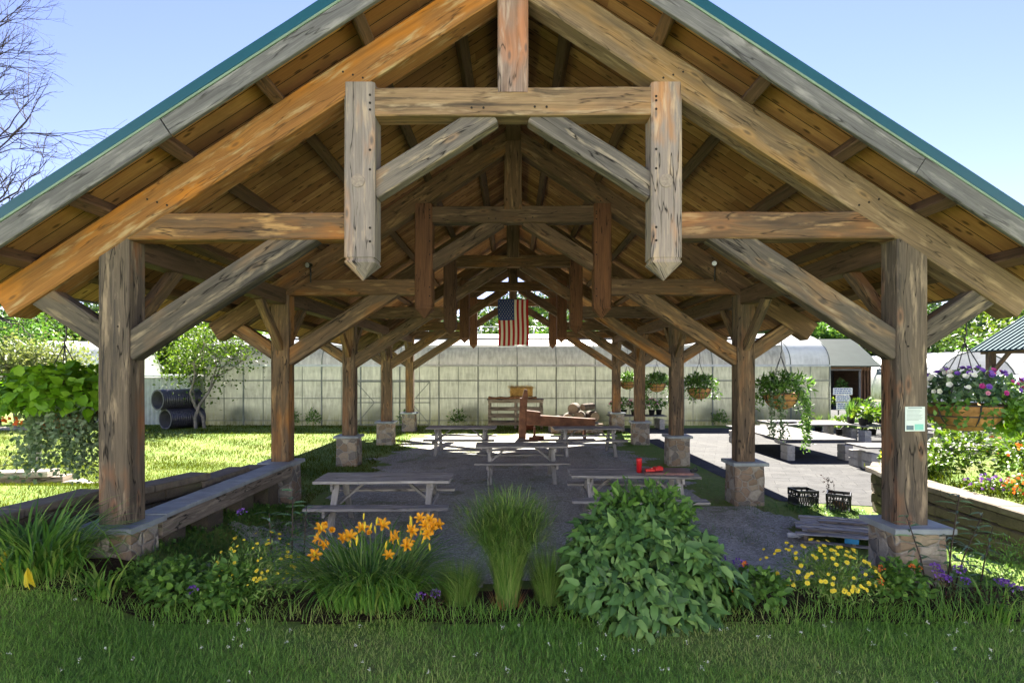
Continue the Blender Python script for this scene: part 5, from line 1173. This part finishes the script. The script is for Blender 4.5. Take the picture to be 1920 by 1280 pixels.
# left edge daylily, over with a few yellow trumpets
for (cx, cy, n, l) in ((-4.32, 5.30, 560, 'large strappy daylily clump at the left edge with two drooping yellow flowers'), (-3.62, 5.15, 70, 'smaller strappy green clump right of the large left daylily')):
    t = thing('daylily', l, 'flower clump', (cx, cy, gzs(cx, cy))); clump(t, cx, cy, n, *((.5, .98) if n > 300 else (.25, .5)), .023, G_LILY, .3 if n > 300 else .12, (1.2, 2.7), 8, 1.2)
    if n > 300:
        for (px, py, L_) in ((52, 1085, .2), (8, 1055, .2), (85, 1040, .1), (62, 1060, .08), (28, 1020, .07)):
            p = P(px, py, 4.98); mb = MB(); s_ = V((cx, cy, gzs(cx, cy)+.1)); mb.tube([s_, s_.lerp(p, .5)+V((0, 0, .18)), p+V((0, 0, L_*.4))], [.006, .005, .003], 5); mb.build('stem', M_STEM, t)
            n6 = 6; a = RNG.uniform(-.25, .25, n6); q = np.tile([[p.x, p.y, p.z+L_*.5]], (n6, 1)); leaves('flower', q, np.stack([a+.05, RNG.normal(size=n6)*.15, np.full(n6, -1.0)], 1), np.stack([np.sin(np.arange(6)), -np.ones(6), np.zeros(6)], 1), L_, L_*.22, P_YELLOW if L_ > .15 else G_LIGHT, t, True)
        b = np.array([[-3.9, 5.25, .3]]*7); blades('arching_leaf', b+RNG.normal(size=(7, 3))*[.25, .1, .02], np.array([.0, .2, -.2, 3.0, .1, -.4, 2.8]), RNG.uniform(.1, .4, 7), RNG.uniform(1.4, 2.2, 7), RNG.uniform(1.0, 1.35, 7), .018, G_LILY, t, 8)
# leafy ground cover right of it
for (cx, cy, w_, l) in ((-3.02, 5.35, .36, 'low rounded leafy plant at the foot of the front left pier'), (-2.55, 5.28, .26, 'low leafy plant between the left pier and the yellow coreopsis')):
    t = thing('leafy_plant', l, 'plant', (cx, cy, gzs(cx, cy))); bush('foliage', (cx, cy, gzs(cx, cy)+.12), (w_, .28, .30), 760, .072, .048, G_MID, t, True, .3, zmin=-.1, amp=.45)
    clump(t, cx, cy-.1, 40, .2, .42, .012, G_LILY, .25, (.8, 2.0), 5)
# coreopsis mounds
def daisy(mat, n=8, r_=.022):
    V_ = []; F_ = []; rr = []
    for k in range(n):
        a = 2*math.pi*k/n; b = len(V_); ca, sa = math.cos(a), math.sin(a); w = r_*.36
        V_ += [(0, 0, 0), (.62*r_*ca-w*sa, .62*r_*sa+w*ca, .003), (r_*ca, r_*sa, .001), (.62*r_*ca+w*sa, .62*r_*sa-w*ca, .003)]; F_.append([b, b+3, b+2, b+1]); rr += [.1, .5, .8, .6]
    b = len(V_); V_ += [(.006*math.cos(q*1.26), .006*math.sin(q*1.26), .004) for q in range(5)]; F_.append([b+q for q in range(5)]); rr += [.0]*5
    me = bpy.data.meshes.new('flower'); me.from_pydata(V_, [], F_); me.materials.append(mat); me.attributes.new('r', 'FLOAT', 'POINT').data.foreach_set('value', rr); return me
DAISY = daisy(P_YELLOW)
def coreopsis(x, y, w_, h, nf, l, s_=1.0, bias=0.0):
    z = gzs(x, y); t = thing('coreopsis', l, 'flower clump', (x, y, z))
    bush('foliage', (x, y, z+h*.42), (w_, w_*.8, h*.56), 2300, .06, .013, G_FINE, t, shell=.25, zmin=-.5, amp=.3, jit=.9)
    n = 130; a = RNG.uniform(0, 6.28, n); b = np.stack([x+.1*np.cos(a), y+.1*np.sin(a), np.full(n, z)], 1); blades('stems', b, a, RNG.uniform(0, .35, n), RNG.uniform(.2, .8, n), h*RNG.uniform(.6, 1.05, n), .005, G_FINE, t, 4)
    q, d = cloud(nf*5, (x, y, z+h*.45), (w_*1.02, w_*.85, h*.6), .95, amp=.3, zmin=-.15); c = 0
    for p_, d_ in zip(q, d):
        if c >= nf: break
        if d_[1] > .35 or d_[2] < bias: continue
        put(DAISY, 'flower', t, p_, V(d_)*.8+V((random.uniform(-.5, .5), -.5, .5)), random.uniform(.7, 1.2)*s_); c += 1
coreopsis(-2.42, 5.50, .40, .54, 75, 'yellow flowered coreopsis mound left of the orange daylilies', .8, .0)
coreopsis(2.98, 5.48, .42, .50, 99, 'yellow coreopsis mound thick with flowers before the front right pier', .95, -.1)
# fountain grass and feathery bush
gx_, gy_ = -.05, 5.36; z = gzs(gx_, gy_); t = thing('ornamental_grass', 'fine green fountain grass with orange stem bases in the middle of the bed', 'grass clump', (gx_, gy_, z))
n = 1500; a = RNG.uniform(0, 6.28, n); rr = .10*np.sqrt(RNG.random(n)); b = np.stack([gx_+rr*np.cos(a), gy_+rr*np.sin(a), np.full(n, z)], 1)
blades('foliage', b, a+RNG.normal(size=n)*.4, RNG.uniform(0, .13, n), RNG.uniform(.1, 1.3, n)*RNG.random(n)**.5, RNG.uniform(.45, .85, n), .007, G_FINE, t, 8)
n = 1800; q, d = cloud(n, (gx_+.01, gy_, z+.76), (.44, .36, .24), .12, amp=.3, zmin=-.8); n = len(q); blades('plumes', q, np.arctan2(d[:, 1], d[:, 0])+RNG.normal(size=n)*.6, RNG.uniform(.1, 1.0, n), RNG.uniform(.9, 2.6, n), RNG.uniform(.12, .26, n), .006, G_FINE, t, 3)
n = 3000; q = np.array([gx_, gy_, z+.58])+RNG.normal(size=(n, 3))*[.09, .08, .06]; blades('arching_plumes', q, RNG.uniform(0, 6.28, n), RNG.uniform(0, 1.25, n), RNG.uniform(.9, 2.5, n), RNG.uniform(.28, .52, n), .0058, G_FINE, t, 6)
n = 70; a = RNG.uniform(0, 6.28, n); b = np.stack([gx_+.13*np.cos(a), gy_+.13*np.sin(a), np.full(n, z-.01)], 1); blades('stem_bases', b, a, RNG.uniform(0, .5, n), RNG.uniform(.1, .9, n), RNG.uniform(.06, .22, n), .010, leafmat('sheath', (.35, .16, .06), (.48, .24, .10), (.4, .35, .15), .2), t, 3)
for (cx, w_, h, n, l) in ((-.50, .26, .42, 1500, 'low feathery grass tuft left of the fountain grass'), (.34, .22, .60, 1300, 'thin feathery grass tuft between fountain grass and the leafy shrub')):
    z = gzs(cx, 5.45); t = thing('feather_grass', l, 'grass clump', (cx, 5.45, z)); a = RNG.uniform(0, 6.28, n); rr = w_*.6*np.sqrt(RNG.random(n)); b = np.stack([cx+rr*np.cos(a), 5.45+rr*np.sin(a), np.full(n, z)], 1)
    blades('foliage', b, a, RNG.uniform(0, .3, n), RNG.uniform(.3, 1.6, n), h*RNG.uniform(.6, 1.1, n), .0035, G_FINE, t, 5)
# the big leafy shrub
sx_, sy_ = 1.20, 5.35; z = gzs(sx_, sy_); t = thing('leafy_shrub', 'big dense shrub of broad dark green leaves right of the fountain grass', 'shrub', (sx_, sy_, z))
def dome(n, wid, hgt, sh=.82):
    u = RNG.random(n); a = RNG.uniform(0, 6.28, n); zz = hgt*u; rad = np.interp(u, [0, .12, .35, .6, .8, 1], [.92, 1.0, .95, .80, .62, .36])*wid*(sh+(1-sh)*RNG.random(n)**.6)
    rad = rad*(1+.13*np.sin(a*3+u*6)+.08*np.sin(a*7+1+u*11))
    return np.stack([sx_+rad*np.cos(a)*1.02-.09*u+.04, sy_+rad*np.sin(a)*.72, z+zz], 1), np.stack([np.cos(a), np.sin(a), .25+u*.8], 1)
q, d = dome(2900, .80, .88); n = len(q); ax = d*.55+RNG.normal(size=(n, 3))*.45+np.array([0, 0, -.35]); nm = d*.8+np.array([0, -.25, .55])+RNG.normal(size=(n, 3))*.3; s_ = RNG.uniform(.5, 1.3, n)
leaves('broad_foliage', q, ax, nm, .122*s_, .058*s_, G_DEEP, t, True, .6)
q, d = dome(700, .62, .80, .3); n = len(q); leaves('inner_foliage', q, d+RNG.normal(size=(n, 3))*.6, d+RNG.normal(size=(n, 3))*.4, .14, .07, G_DEEP, t)
q, d = cloud(700, (sx_+.0, sy_+.05, z+.88), (.44, .34, .20), .2, amp=.4, zmin=-.6); n = len(q); leaves('young_foliage', q, d*.5+RNG.normal(size=(n, 3))*.5+[0, 0, .3], RNG.normal(size=(n, 3))*.5+[0, -.3, .8], .095*RNG.uniform(.6, 1.2, n), .036, G_MID, t, True)
mb = MB()
tops = []
for k in range(9):
    a = random.uniform(0, 6.28); x2 = sx_+.34*math.cos(a)*random.uniform(.2, 1.3); h2 = random.uniform(.98, 1.20); mb.tube([(sx_+.05*math.cos(a), sy_, z+.4), (x2, sy_+.1*math.sin(a), z+h2)], [.008, .003], 5)
    tops += [(x2, sy_+.1*math.sin(a), z+h2-.05*q_) for q_ in range(6)]
mb.build('shoots', M_STEM, t); q = np.array(tops)+RNG.normal(size=(len(tops), 3))*.012; n = len(q); leaves('shoot_leaves', q, RNG.normal(size=(n, 3))+[0, 0, .4], RNG.normal(size=(n, 3))*.4+[0, 0, 1], .09, .03, G_MID, t)
# lantana and verbena
def lantana(x, y, w_, h, nf, mat, l):
    z = gzs(x, y); t = thing('lantana', l, 'flower', (x, y, z)); bush('foliage', (x, y, z+h*.4), (w_, w_*.8, h*.6), 420, .07, .042, G_MID, t, True, .35, zmin=-.3, amp=.35)
    q, d = cloud(nf*6, (x, y, z+h*.45), (w_, w_*.8, h*.62), 1.0, zmin=.0); c = 0
    for p_, d_ in zip(q, d):
        if d_[1] > .2 or c >= nf: continue
        n = 22; k = nrmz(RNG.normal(size=(n, 3))+np.array(d_)*1.2); leaves('flower_head', p_+k*.018, k+RNG.normal(size=(n, 3))*.5, k, .022, .02, mat, t); c += 1
t = thing('leafy_plant', 'small leafy weeds at the foot of the front left pier', 'plant', (-3.45, 5.55, gzs(-3.45, 5.55))); bush('foliage', (-3.45, 5.5, gzs(-3.45, 5.5)+.08), (.34, .18, .16), 420, .06, .035, G_MID, t, True, .2, zmin=-.1, amp=.5)
lantana(2.24, 5.30, .26, .40, 3, P_CORAL, 'green lantana with one orange head beside the leafy shrub')
lantana(3.52, 5.34, .24, .42, 4, P_CORAL, 'green lantana with orange heads in front of the right pier')
def verbena(x, y, w_, h, nf, l, foliage=True):
    z = gzs(x, y); t = thing('verbena', l, 'flower', (x, y, z)); n = 60; b = np.stack([x+RNG.normal(size=n)*w_*.5, y+RNG.normal(size=n)*.08, np.full(n, z)], 1); blades('stems', b, RNG.uniform(0, 6.28, n), RNG.uniform(0, .3, n), RNG.uniform(.2, .9, n), h*RNG.uniform(.5, 1, n), .008, G_DEEP, t, 4)
    bush('foliage', (x, y, z+h*.25), (w_, .14, h*.4), 160, .05, .016, G_DEEP if foliage else G_PURP, t, shell=.2)
    for k in range(nf):
        p = np.array([x+random.uniform(-1, 1)*w_, y-.08+random.uniform(-.08, .08), z+h*random.uniform(.75, 1.1)]); n = 30; k_ = nrmz(RNG.normal(size=(n, 3))+np.array([0, -.6, .8])); leaves('flower_head', p+k_*[.035, .03, .022], k_, k_+RNG.normal(size=(n, 3))*.3, .022, .02, P_PURPLE, t)
verbena(2.02, 5.52, .14, .46, 5, 'purple flower spikes just right of the big leafy shrub')
verbena(3.92, 5.36, .16, .36, 6, 'purple verbena cluster under the tall stems at right', False)
verbena(4.28, 5.26, .16, .28, 4, 'purple verbena farther right, low beside the pier', False)
verbena(-.72, 5.22, .09, .22, 2, 'tiny purple flower tuft right of the orange daylilies', False)
verbena(-2.72, 5.24, .06, .26, 1, 'single small violet bloom low beside the left coreopsis')
verbena(-2.58, 5.8, .04, .72, 1, 'tall single violet bloom standing above the left coreopsis')
# tall milkweed stems
def milkweed(x, y, sp_, l, lm=G_BLUE):
    z = gzs(x, y); t = thing('milkweed', l, 'plant', (x, y, z)); mb = MB(); P_ = []; A_ = []
    for (ox, lx, h) in sp_:
        p0 = V((x+ox, y+random.uniform(-.1, .1), z)); p1 = p0+V((lx, random.uniform(-.05, .05), h)); mid = p0.lerp(p1, .5)+V((-lx*.12, 0, 0)); mb.tube([p0, mid, p1], [.009, .007, .004], 6)
        for k in range(26):
            f = .22+.78*k/25; p = p0.lerp(p1, f); a = k*2.4; P_.append(p); A_.append((math.cos(a), math.sin(a), .35))
    mb.build('stem', M_DSTEM, t); n = len(P_); leaves('foliage', np.array(P_), np.array(A_), np.tile([[0, 0, 1.0]], (n, 1))+RNG.normal(size=(n, 3))*.3, .16*RNG.uniform(.6, 1.2, n), .026, lm, t, True, .4)
milkweed(-2.2, 5.75, ((-.13, -.02, .78), (.03, .02, .98), (.12, .05, .82)), 'slender dark milkweed stems behind the left coreopsis')
milkweed(4.05, 5.52, ((-.12, -.22, .78), (.0, .1, 1.0), (.14, .26, .80), (.05, -.06, .62), (.3, .12, .7)), 'tall slender milkweed stems in front of the right pier')
t = thing('leafy_plant', 'fine leaved bushy plant at the right edge of the bed', 'plant', (4.62, 5.42, gzs(4.62, 5.42))); bush('foliage', (4.66, 5.42, gzs(4.62, 5.42)+.2), (.36, .32, .38), 1600, .05, .012, G_MID, t, shell=.25, zmin=-.4, amp=.4)
t = thing('leafy_plant', 'low tuft of arching leaves before the right verbena', 'plant', (4.2, 5.1, gzs(4.2, 5.1))); clump(t, 4.2, 5.1, 60, .25, .5, .014, G_LILY, .2, (.9, 2.2), 6)

# ================================================================== RAISED BED PLANTING, RIGHT
rz = .66
def rbush(name, x, y, w_, h, n, L_, W_, mat, l, cat='plant', fl=None, nf=30, fs=.05, fine=False, grp=None):
    t = thing(name, l, cat, (x, y, rz), grp); bush('foliage', (x, y, rz+h*.42), (w_, w_, h*.6), n, L_, W_, mat, t, fine, .3, zmin=-.4, amp=.4)
    if fl is not None:
        q, d = cloud(nf*2, (x, y, rz+h*.45), (w_*1.02, w_*1.02, h*.64), .95, zmin=-.1); k = RNG.normal(size=q.shape); leaves('blossom', q, d+k*.6, d-[0, .5, 0]+k*.2, fs, fs*.9, fl, t)
rbush('flowering_shrub', 6.75, 8.9, .45, .85, 700, .09, .055, G_LIGHT, 'bright green shrub with white blooms behind the right front post', 'shrub', P_WHITE, 14, .05)
rbush('flowering_shrub', 7.3, 8.3, .42, .95, 700, .09, .055, G_LIGHT, 'tall sunlit green shrub with coral flower heads in the raised bed', 'shrub', P_CORAL, 14, .06)
rbush('feathery_bush', 8.6, 9.4, .75, 1.25, 3600, .08, .007, G_LIGHT, 'large soft feathery green bush at the right edge', 'shrub')
rbush('marigold', 6.55, 7.35, .28, .34, 260, .08, .045, G_LIGHT, 'low orange marigold clump behind the block wall', 'flower', P_CORAL, 26, .055)
rbush('pansy', 6.28, 7.75, .20, .24, 160, .06, .04, G_LIGHT, 'small violet pansy clump on top of the block wall', 'flower', P_PURPLE, 16, .05)
rbush('leafy_plant', 7.4, 7.2, .4, .5, 420, .12, .035, G_LAWN, 'sunlit yellow green leafy plant right of the marigolds')
rbush('leafy_plant', 6.6, 9.85, .36, .40, 320, .13, .08, G_LIGHT, 'yellow green plant spilling over the curved planter end', 'plant', P_YELLOW, 12, .05)
rbush('leafy_plant', 7.0, 10.0, .3, .36, 260, .12, .07, G_LIME, 'lime leafed plant beside the curved planter end')
rbush('leafy_plant', 8.2, 7.4, .5, .4, 420, .1, .05, G_LAWN, 'low sunlit plant at the far right of the raised bed')
rbush('leafy_plant', 7.9, 8.9, .4, .6, 420, .1, .05, G_MID, 'mid green plant in front of the feathery bush')
for k in range(6):
    x, y = 9.5+RNG.random()*5, 8+RNG.random()*2; rbush('leafy_plant', x, y, .5, .7, 320, .12, .07, G_LIGHT if k % 2 else G_MID, 'leafy bush in the far part of the raised bed', grp='bushes far back in the raised bed')
bp = bpy.data.objects
# ================================================================== GRASS
def grass(name, x0, x1, y0, y1, n, L0, L1, W_, mat, keep=None, zfn=gz, segs=2, patch=True):
    x = RNG.uniform(x0, x1, n); y = RNG.uniform(y0, y1, n)
    if patch:
        v = .5+.25*np.sin(x*2.1+np.sin(y*1.7)*1.5)+.25*np.sin(y*2.9+x*1.1+np.sin(x*.7)*2); k = RNG.random(n) < .45+.55*v; x, y, v = x[k], y[k], v[k]
    else: v = RNG.random(n)
    if keep is not None: k = keep(x, y); x, y, v = x[k], y[k], v[k]
    n = len(x); r = np.clip(.5*RNG.random(n)+.5*(1-v)*1.2+(RNG.random(n) < .05)*.5, 0, 1)
    b = np.stack([x, y, zfn(x, y)-.004], 1)
    return tag(blades(name, b, RNG.uniform(0, 6.28, n), RNG.uniform(0, .9, n), RNG.uniform(.5, 2.1, n), RNG.uniform(L0, L1, n)*(.75+.4*v), W_, mat, None, segs, r), kind='stuff')
grass('front_grass', -5.6, 5.6, 2.6, 5.06, 170000, .03, .085, .0056, G_GRASS, lambda x, y: y < 4.98+.08*np.sin(x*4)+.05*np.sin(x*11), segs=3)
grass('bed_edge_grass', -5.2, 5.2, 4.92, 5.22, 3600, .12, .26, .007, G_GRASS, segs=4)
grass('grass_clumps', -5.2, 5.2, 3.4, 5.0, 26000, .06, .14, .0065, G_GRASS, lambda x, y: np.sin(x*5.3+np.sin(y*4)*2)+np.sin(y*7.1+x*2.3) > 1.05, segs=3)
def lawnmask(x, y): return ((x < -4.6) | ((y > 9.7) & (x < -3.35-.5*np.sin(y*1.3)*.5)) | (y > 21.8)) & ~((y > 23.3) & (x < -16.8) & (y < 27.2)) & (y < 25.4) & ~((x > 4.3) & (y > 10))
grass('lawn_grass', -13, -3.0, 5.6, 14.5, 90000, .05, .11, .010, G_LAWN, lawnmask)
grass('lawn_grass', -24, 4.3, 14.5, 25.4, 80000, .06, .14, .018, G_LAWN, lawnmask)
def weeds(x, y): return ((np.abs(x) > 2.7+.5*np.sin(y*1.9)) & (np.abs(x) < 4.75)) & (y > 6.3) & (RNG.random(len(x)) < .25+.75*(np.sin(x*3+y*2.2)+np.sin(y*3.7-x) > .1)) & ~((x > 4.4) & (y > 10.2)) & (np.abs(np.mod(y-Y1+BAY/2, BAY)-BAY/2)+.0 < 3.0)
grass('pier_grass', -4.7, 4.6, 6.2, 21.5, 42000, .04, .12, .008, G_MID, weeds)
grass('floor_weeds', -3.0, 3.6, 6.1, 9, 2200, .02, .06, .008, G_MID, lambda x, y: np.sin(x*2.3+1)+np.sin(y*3.1+x) > .75)
def rbz(x, y): return .62+.10*np.sin((x-6)/16*9)+.07*np.sin(y*1.9)
grass('raised_bed_grass', 6.1, 16, 4.4, 10.2, 30000, .08, .22, .012, G_LAWN, None, rbz, 3)
grass('kerb_grass', -4.4, -3.3, 6.0, 10, 9000, .05, .14, .008, G_MID)
grass('wall_foot_grass', 4.6, 5.75, 5.9, 10.0, 6000, .05, .14, .008, G_MID)
n = 70; q = np.stack([RNG.uniform(-4, 4.4, n), RNG.uniform(3.9, 4.9, n), np.zeros(n)], 1); q[:, 2] = gz(q[:, 0], q[:, 1])+.07
q = np.repeat(q, 9, 0)+RNG.normal(size=(n*9, 3))*.006; tag(leaves('clover_blossom', q, RNG.normal(size=q.shape), RNG.normal(size=q.shape), .012, .007, P_WHITE), kind='stuff')
n = 420; q = np.stack([RNG.uniform(-3.2, 3.8, n), RNG.uniform(6.2, 17, n), np.full(n, .022)], 1); tag(leaves('fallen_leaves', q, RNG.normal(size=q.shape)*[1, 1, .15], RNG.normal(size=q.shape)*.25+[0, 0, 1], .07*RNG.uniform(.5, 1.2, n), .03, leafmat('dry_leaf', (.14, .09, .04), (.28, .19, .08), (.35, .30, .12), .1)), kind='stuff')
n = 1500; q = np.stack([RNG.uniform(-4.5, -2.9, n), RNG.uniform(6.2, 10, n), np.zeros(n)], 1); q[:, 2] = gz(q[:, 0], q[:, 1])+.03; tag(leaves('broadleaf_weeds', q, RNG.normal(size=q.shape)+[0, 0, .5], RNG.normal(size=q.shape)*.4+[0, 0, 1], .06, .035, G_MID), kind='stuff')
for (x, y) in ((-9.5, 25.2), (-8.6, 25.3), (-4.6, 25.2), (-2.4, 25.2), (8.9, 25.2)):
    t = thing('weed_tuft', 'tall weed tuft growing against the greenhouse wall', 'weeds', (x, y, 0), 'weed tufts along the greenhouse'); bush('foliage', (x, y, .28), (.35, .2, .4), 200, .15, .05, G_MID, t, shell=.2)

# ================================================================== WOODS
random.seed(77)
WX = []
for k in range(26):
    if k < 3: WX.append(tree('wood_tree', 'broad green tree in the line behind the greenhouse', 'tree', (0, 0, 0), 8.6, 1.15, 5200, .5, (G_WOOD, G_MID, G_TREE)[k], 1, 'trees behind the greenhouse', .1, r0=.24, low=.28, seed=50+k))
    x = -62+5*k+random.uniform(-1.5, 1.5); y = random.uniform(58, 68)
    if k < 3:
        proto = WX[k]; proto.location = (x, y, -.5); BASE[proto] = V(proto.location)
    else:
        o = copy_thing(WX[k % 3], (x, y, -.5), random.uniform(0, 6.28)); o.scale = (1, 1, random.uniform(.8, 1.2))
def forest(name, n, xr, yr, rad, per, ls_, mat, hfn, seed):
    g = np.random.default_rng(seed); x = g.uniform(*xr, n); y = yr[0]+(yr[1]-yr[0])*g.random(n)**1.3; z = hfn(x, y)
    Q = []; D = []; Rr = []
    for k in range(n):
        h = rad*g.uniform(.8, 1.5); q, d = cloud(per, (x[k], y[k], z[k]+h*1.0), (rad*g.uniform(.7, 1.1), rad*.9, h), .75, amp=.35, zmin=-.3, seed=int(seed*1000+k)); Q.append(q); D.append(d); Rr.append(np.clip(g.random()*.7+.3*g.random(len(q)), 0, 1))
    Q = np.concatenate(Q); D = np.concatenate(D); n = len(Q)
    return tag(leaves(name, Q, RNG.normal(size=(n, 3)), D+[0, 0, .5]+RNG.normal(size=(n, 3))*.5, ls_*RNG.uniform(.6, 1.3, n), ls_*.7, mat, None, r=np.concatenate(Rr)), kind='stuff')
forest('hillside_woods', 620, (-190, 200), (72, 190), 3.6, 240, .95, G_WOOD, hz, 5)
forest('sunny_woods', 70, (52, 130), (66, 105), 4.6, 520, .8, G_TREE, hz, 6)
forest('sunny_woods', 70, (-120, -36), (60, 95), 4.3, 520, .75, G_TREE, hz, 9)

# ================================================================== CAMERA AND LIGHT
cam = bpy.data.objects.new('camera', bpy.data.cameras.new('camera')); COL.objects.link(cam); S.camera = cam
cam.location = (0, 0, CH); cam.rotation_euler = (R(90), 0, 0)
cam.data.sensor_width = 36; cam.data.lens = F/1920*36; cam.data.shift_x = -2/1920; cam.data.shift_y = (HY-640)/1920
cam.data.clip_start = .05; cam.data.clip_end = 3000
SUN = V((.15, 1.15, 1.0)).normalized()
w = bpy.data.worlds.new('World'); S.world = w; w.use_nodes = True; nt = w.node_tree; nt.nodes.clear()
sky = nd(nt, 'ShaderNodeTexSky', sky_type='NISHITA', sun_disc=False, sun_elevation=math.asin(SUN.z), sun_rotation=math.atan2(SUN.x, SUN.y), altitude=100, air_density=1.0, dust_density=0.0, ozone_density=2.0)
bg = nd(nt, 'ShaderNodeBackground', {0: mixc(nt, 1.0, sky.outputs[0], (.72, .59, .70), 'MULTIPLY'), 1: .05}); nd(nt, 'ShaderNodeOutputWorld', {0: bg.outputs[0]})
sl = bpy.data.lights.new('sun', 'SUN'); sl.energy = 5.0; sl.angle = R(.5); sl.color = (1.0, .93, .82)
so = bpy.data.objects.new('sun', sl); COL.objects.link(so); so.location = (5, 30, 30); so.rotation_euler = SUN.to_track_quat('Z', 'Y').to_euler()
S.view_settings.view_transform = 'Standard'; S.view_settings.look = 'None'; S.view_settings.gamma = 1; S.view_settings.exposure = 2.9
S.render.engine = 'CYCLES'; S.cycles.use_denoising = True; S.cycles.max_bounces = 8; S.cycles.diffuse_bounces = 6; S.cycles.transparent_max_bounces = 8
S.cycles.sample_clamp_indirect = 6.0; S.cycles.caustics_reflective = False; S.cycles.caustics_refractive = False
